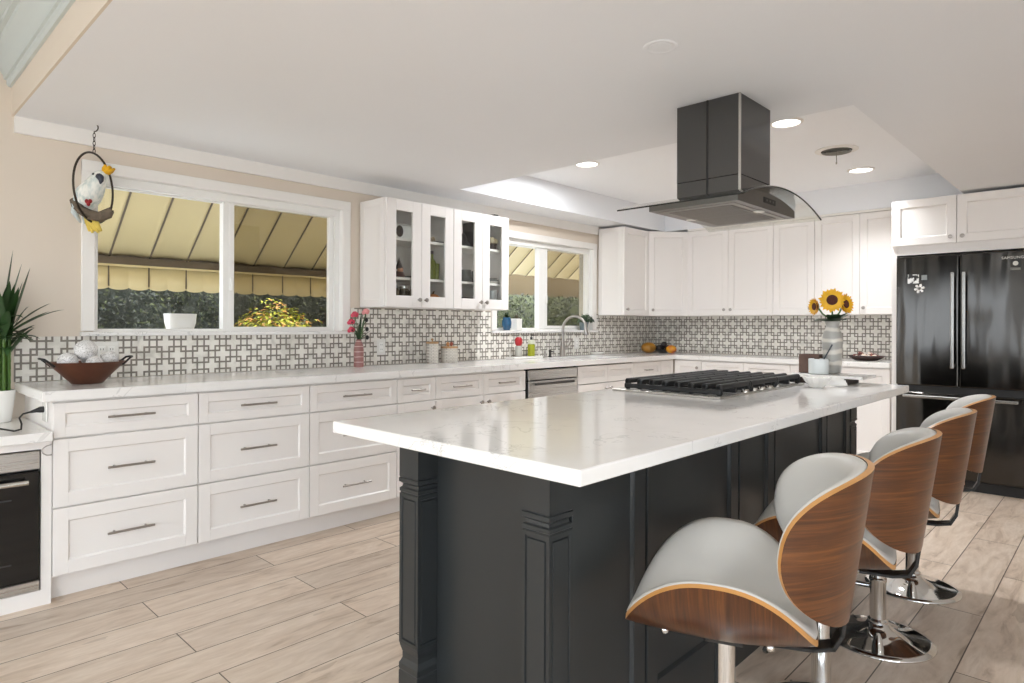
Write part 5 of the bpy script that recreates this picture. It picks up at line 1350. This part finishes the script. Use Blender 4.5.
putg('gnome_figurine', [('body', MB().lathe([(0.040, 0), (0.044, 0.01), (0.030, 0.045), (0.0, 0.06)], (x, yc, z), 20), mat('dark_red_robe', srgb(74, 36, 34), 0.6)),
     ('face', MB().ball((x, yc-0.012, z+0.058), 0.022, 14, 10), mat('peach_face', srgb(214, 160, 130), 0.6)),
     ('hat', MB().lathe([(0.030, 0), (0.026, 0.01), (0.012, 0.045), (0.0, 0.085)], (x, yc, z+0.068), 20), mat('dark_hat', srgb(44, 30, 28), 0.7))],
     'small figurine with a pointed dark hat on the middle shelf of the left glass cabinet', 'figurine', (x, yc, z))
single(MB().lathe([(0.02, 0), (0.035, 0.004), (0.045, 0.018), (0.042, 0.018), (0.0, 0.008)], (2.885, yc, z), 20), 'saucer', M_black, 'small dark saucer beside the figurine in the left glass cabinet', 'saucer', (2.885, yc, z))
z = SH[0]
for k, (x, c, lab) in enumerate(((2.745, srgb(112, 98, 72), 'dim glass jar at the left on the bottom shelf of the left glass cabinet'), (2.835, srgb(74, 66, 54), 'darkest glass jar in the middle of the bottom shelf, left glass cabinet'), (2.925, srgb(122, 112, 92), 'glass jar at the right on the bottom shelf, behind the left cabinet door'))):
    putg('storage_jar', [('body', MB().lathe([(0.034, 0), (0.038, 0.006), (0.038, 0.105), (0.028, 0.122)], (x, yc, z), 24), mat('jar_contents_%d' % k, c, 0.25, var=0.4, vscale=50)),
        ('lid', MB().lathe([(0.032, 0), (0.032, 0.018), (0.0, 0.02)], (x, yc, z+0.1225), 24), M_steel)], lab, 'jar', (x, yc, z), 'jars on the bottom shelf')
yc = 3.742
z = SH[2]
putg('shoe_ornament', [('sole', MB().box((3.075, yc-0.025, z), (3.145, yc+0.025, z+0.012), bev=0.004), M_black), ('figure', MB().tube([(3.025, yc, z+0.014), (3.035, yc, z+0.022), (3.055, yc, z+0.034), (3.072, yc, z+0.018)], [0.012, 0.02, 0.014, 0.006], 12), mat('cream_ornament', srgb(196, 178, 150), 0.5))],
     'small cream and black ornament on the top shelf, right door of the left glass cabinet', 'ornament', (3.08, yc, z))
z = SH[1]
putg('oil_bottle', [('body', MB().lathe([(0.026, 0), (0.030, 0.005), (0.030, 0.12), (0.026, 0.135), (0.011, 0.16), (0.010, 0.19)], (3.045, yc, z), 24), mat('olive_green_glass', srgb(108, 118, 40), 0.15)), ('cap', MB().lathe([(0.012, 0), (0.012, 0.022), (0.0, 0.024)], (3.045, yc, z+0.1905), 16), mat('dark_brown_cap', srgb(52, 34, 26), 0.5))],
     'tall olive green bottle with dark cap in the left glass cabinet', 'bottle', (3.045, yc, z))
putg('green_tumbler', [('body', MB().lathe([(0.028, 0), (0.033, 0.004), (0.036, 0.125), (0.033, 0.125), (0.029, 0.01), (0, 0.008)], (3.095, yc+0.03, z), 24), mat('pale_green_glass', srgb(140, 150, 84), 0.2))],
     'pale green tumbler behind the olive bottle in the left glass cabinet', 'tumbler', (3.095, yc+0.03, z))
z = SH[0]
putg('ceramic_pumpkin', [('body', MB().ball((3.055, yc, z+0.045), (0.055, 0.055, 0.045), 28, 14, warp=lambda q: 1+0.06*math.cos(9*math.atan2(q.y, q.x))*(1-q.z*q.z)), mat('orange_ceramic', srgb(206, 122, 46), 0.4)), ('stalk', MB().tube([(3.055, yc, z+0.082), (3.058, yc, z+0.10), (3.068, yc, z+0.108)], [0.008, 0.006, 0.006], 8), mat('stalk_brown', srgb(92, 70, 40), 0.6))],
     'orange ceramic pumpkin on the bottom shelf of the left glass cabinet', 'ornament', (3.055, yc, z))
z = SH[2]
putg('high_heel_ornament', [('shoe', MB().tube([(3.345, yc, z+0.10), (3.362, yc, z+0.07), (3.385, yc, z+0.03), (3.420, yc, z+0.014)], [0.014, 0.022, 0.020, 0.012], 12), M_black), ('heel', MB().tube([(3.35, yc, z+0.085), (3.347, yc, z)], [0.012, 0.004], 8), M_black)],
     'black high-heel shaped ornament on the top shelf of the right glass cabinet', 'ornament', (3.39, yc, z))
single(MB().box((3.438, yc-0.035, z), (3.478, yc+0.10, z+0.20), bev=0.003), 'book', mat('dark_cover', srgb(40, 38, 40), 0.5), 'tall dark book standing beside the high-heel ornament', 'book', (3.458, yc, z))
z = SH[1]
M_pg = mat('grey_glaze_plate', srgb(118, 120, 118), 0.3)
for k in range(5):
    single(MB().lathe([(0.045, 0), (0.05, 0.002), (0.066-0.003*k, 0.018), (0.063-0.003*k, 0.019), (0.04, 0.005), (0, 0.004)], (3.395, yc+0.03, z+0.0195*k), 28), 'bowl', M_pg,
      ('lowest', 'second lowest', 'third lowest', 'fourth lowest', 'topmost')[k] + ' of the stacked grey bowls in the right glass cabinet', 'bowl', (3.395, yc+0.03, z+0.0195*k), 'stacked grey bowls')
putg('dark_cup', [('body', MB().lathe([(0.030, 0), (0.034, 0.003), (0.036, 0.09), (0.033, 0.09), (0.03, 0.008), (0, 0.006)], (3.478, yc-0.012, z), 24), mat('charcoal_glaze', srgb(52, 52, 54), 0.3))], 'charcoal cup beside the stacked grey bowls', 'cup', (3.478, yc-0.012, z))
z = SH[0]
mb = MB().box((3.33, yc-0.04, z), (3.52, yc+0.10, z+0.075), bev=0.006)
single(mb, 'lacquer_box', mat('dark_red_lacquer', srgb(62, 24, 22), 0.35, var=0.4, vscale=40), 'dark red box on the bottom shelf of the right glass cabinet', 'box', (3.42, yc, z))
z = SH[2]
putg('flower_cup', [('cup', MB().lathe([(0.028, 0), (0.034, 0.004), (0.04, 0.05), (0.036, 0.05), (0.03, 0.008), (0, 0.006)], (3.672, yc, z), 24), mat('dark_brown_cup', srgb(60, 46, 38), 0.4)),
     ('blooms', MB().ball((3.662, yc, z+0.075), 0.032, 14, 10, warp=lambda q: 1+0.2*mnoise.noise(q*4)).ball((3.692, yc-0.01, z+0.07), 0.025, 14, 10), mat('cream_blooms', srgb(206, 192, 160), 0.7, var=0.2, vscale=60))],
     'dark cup of cream blooms on the top shelf of the right glass cabinet', 'ornament', (3.672, yc, z))
z = SH[1]
for k in range(3):
    single(MB().lathe([(0.035, 0), (0.04, 0.002), (0.065-0.008*k, 0.014), (0.062-0.008*k, 0.015), (0.03, 0.005), (0, 0.004)], (3.668, yc, z+0.0155*k), 28), 'saucer', M_pg if k else M_whitecer,
      ('white lowest', 'grey middle', 'grey topmost')[k] + ' of the small stacked saucers behind the far right glass door', 'saucer', (3.668, yc, z+0.0155*k), 'stacked saucers')
z = SH[0]
single(MB().lathe([(0.030, 0), (0.034, 0.003), (0.040, 0.14), (0.037, 0.14), (0.031, 0.01), (0, 0.008)], (3.672, yc, z), 28), 'pale_tumbler', mat('grey_glass', srgb(176, 180, 178), 0.15), 'tall pale grey tumbler on the bottom shelf behind the far right glass door', 'tumbler', (3.672, yc, z))
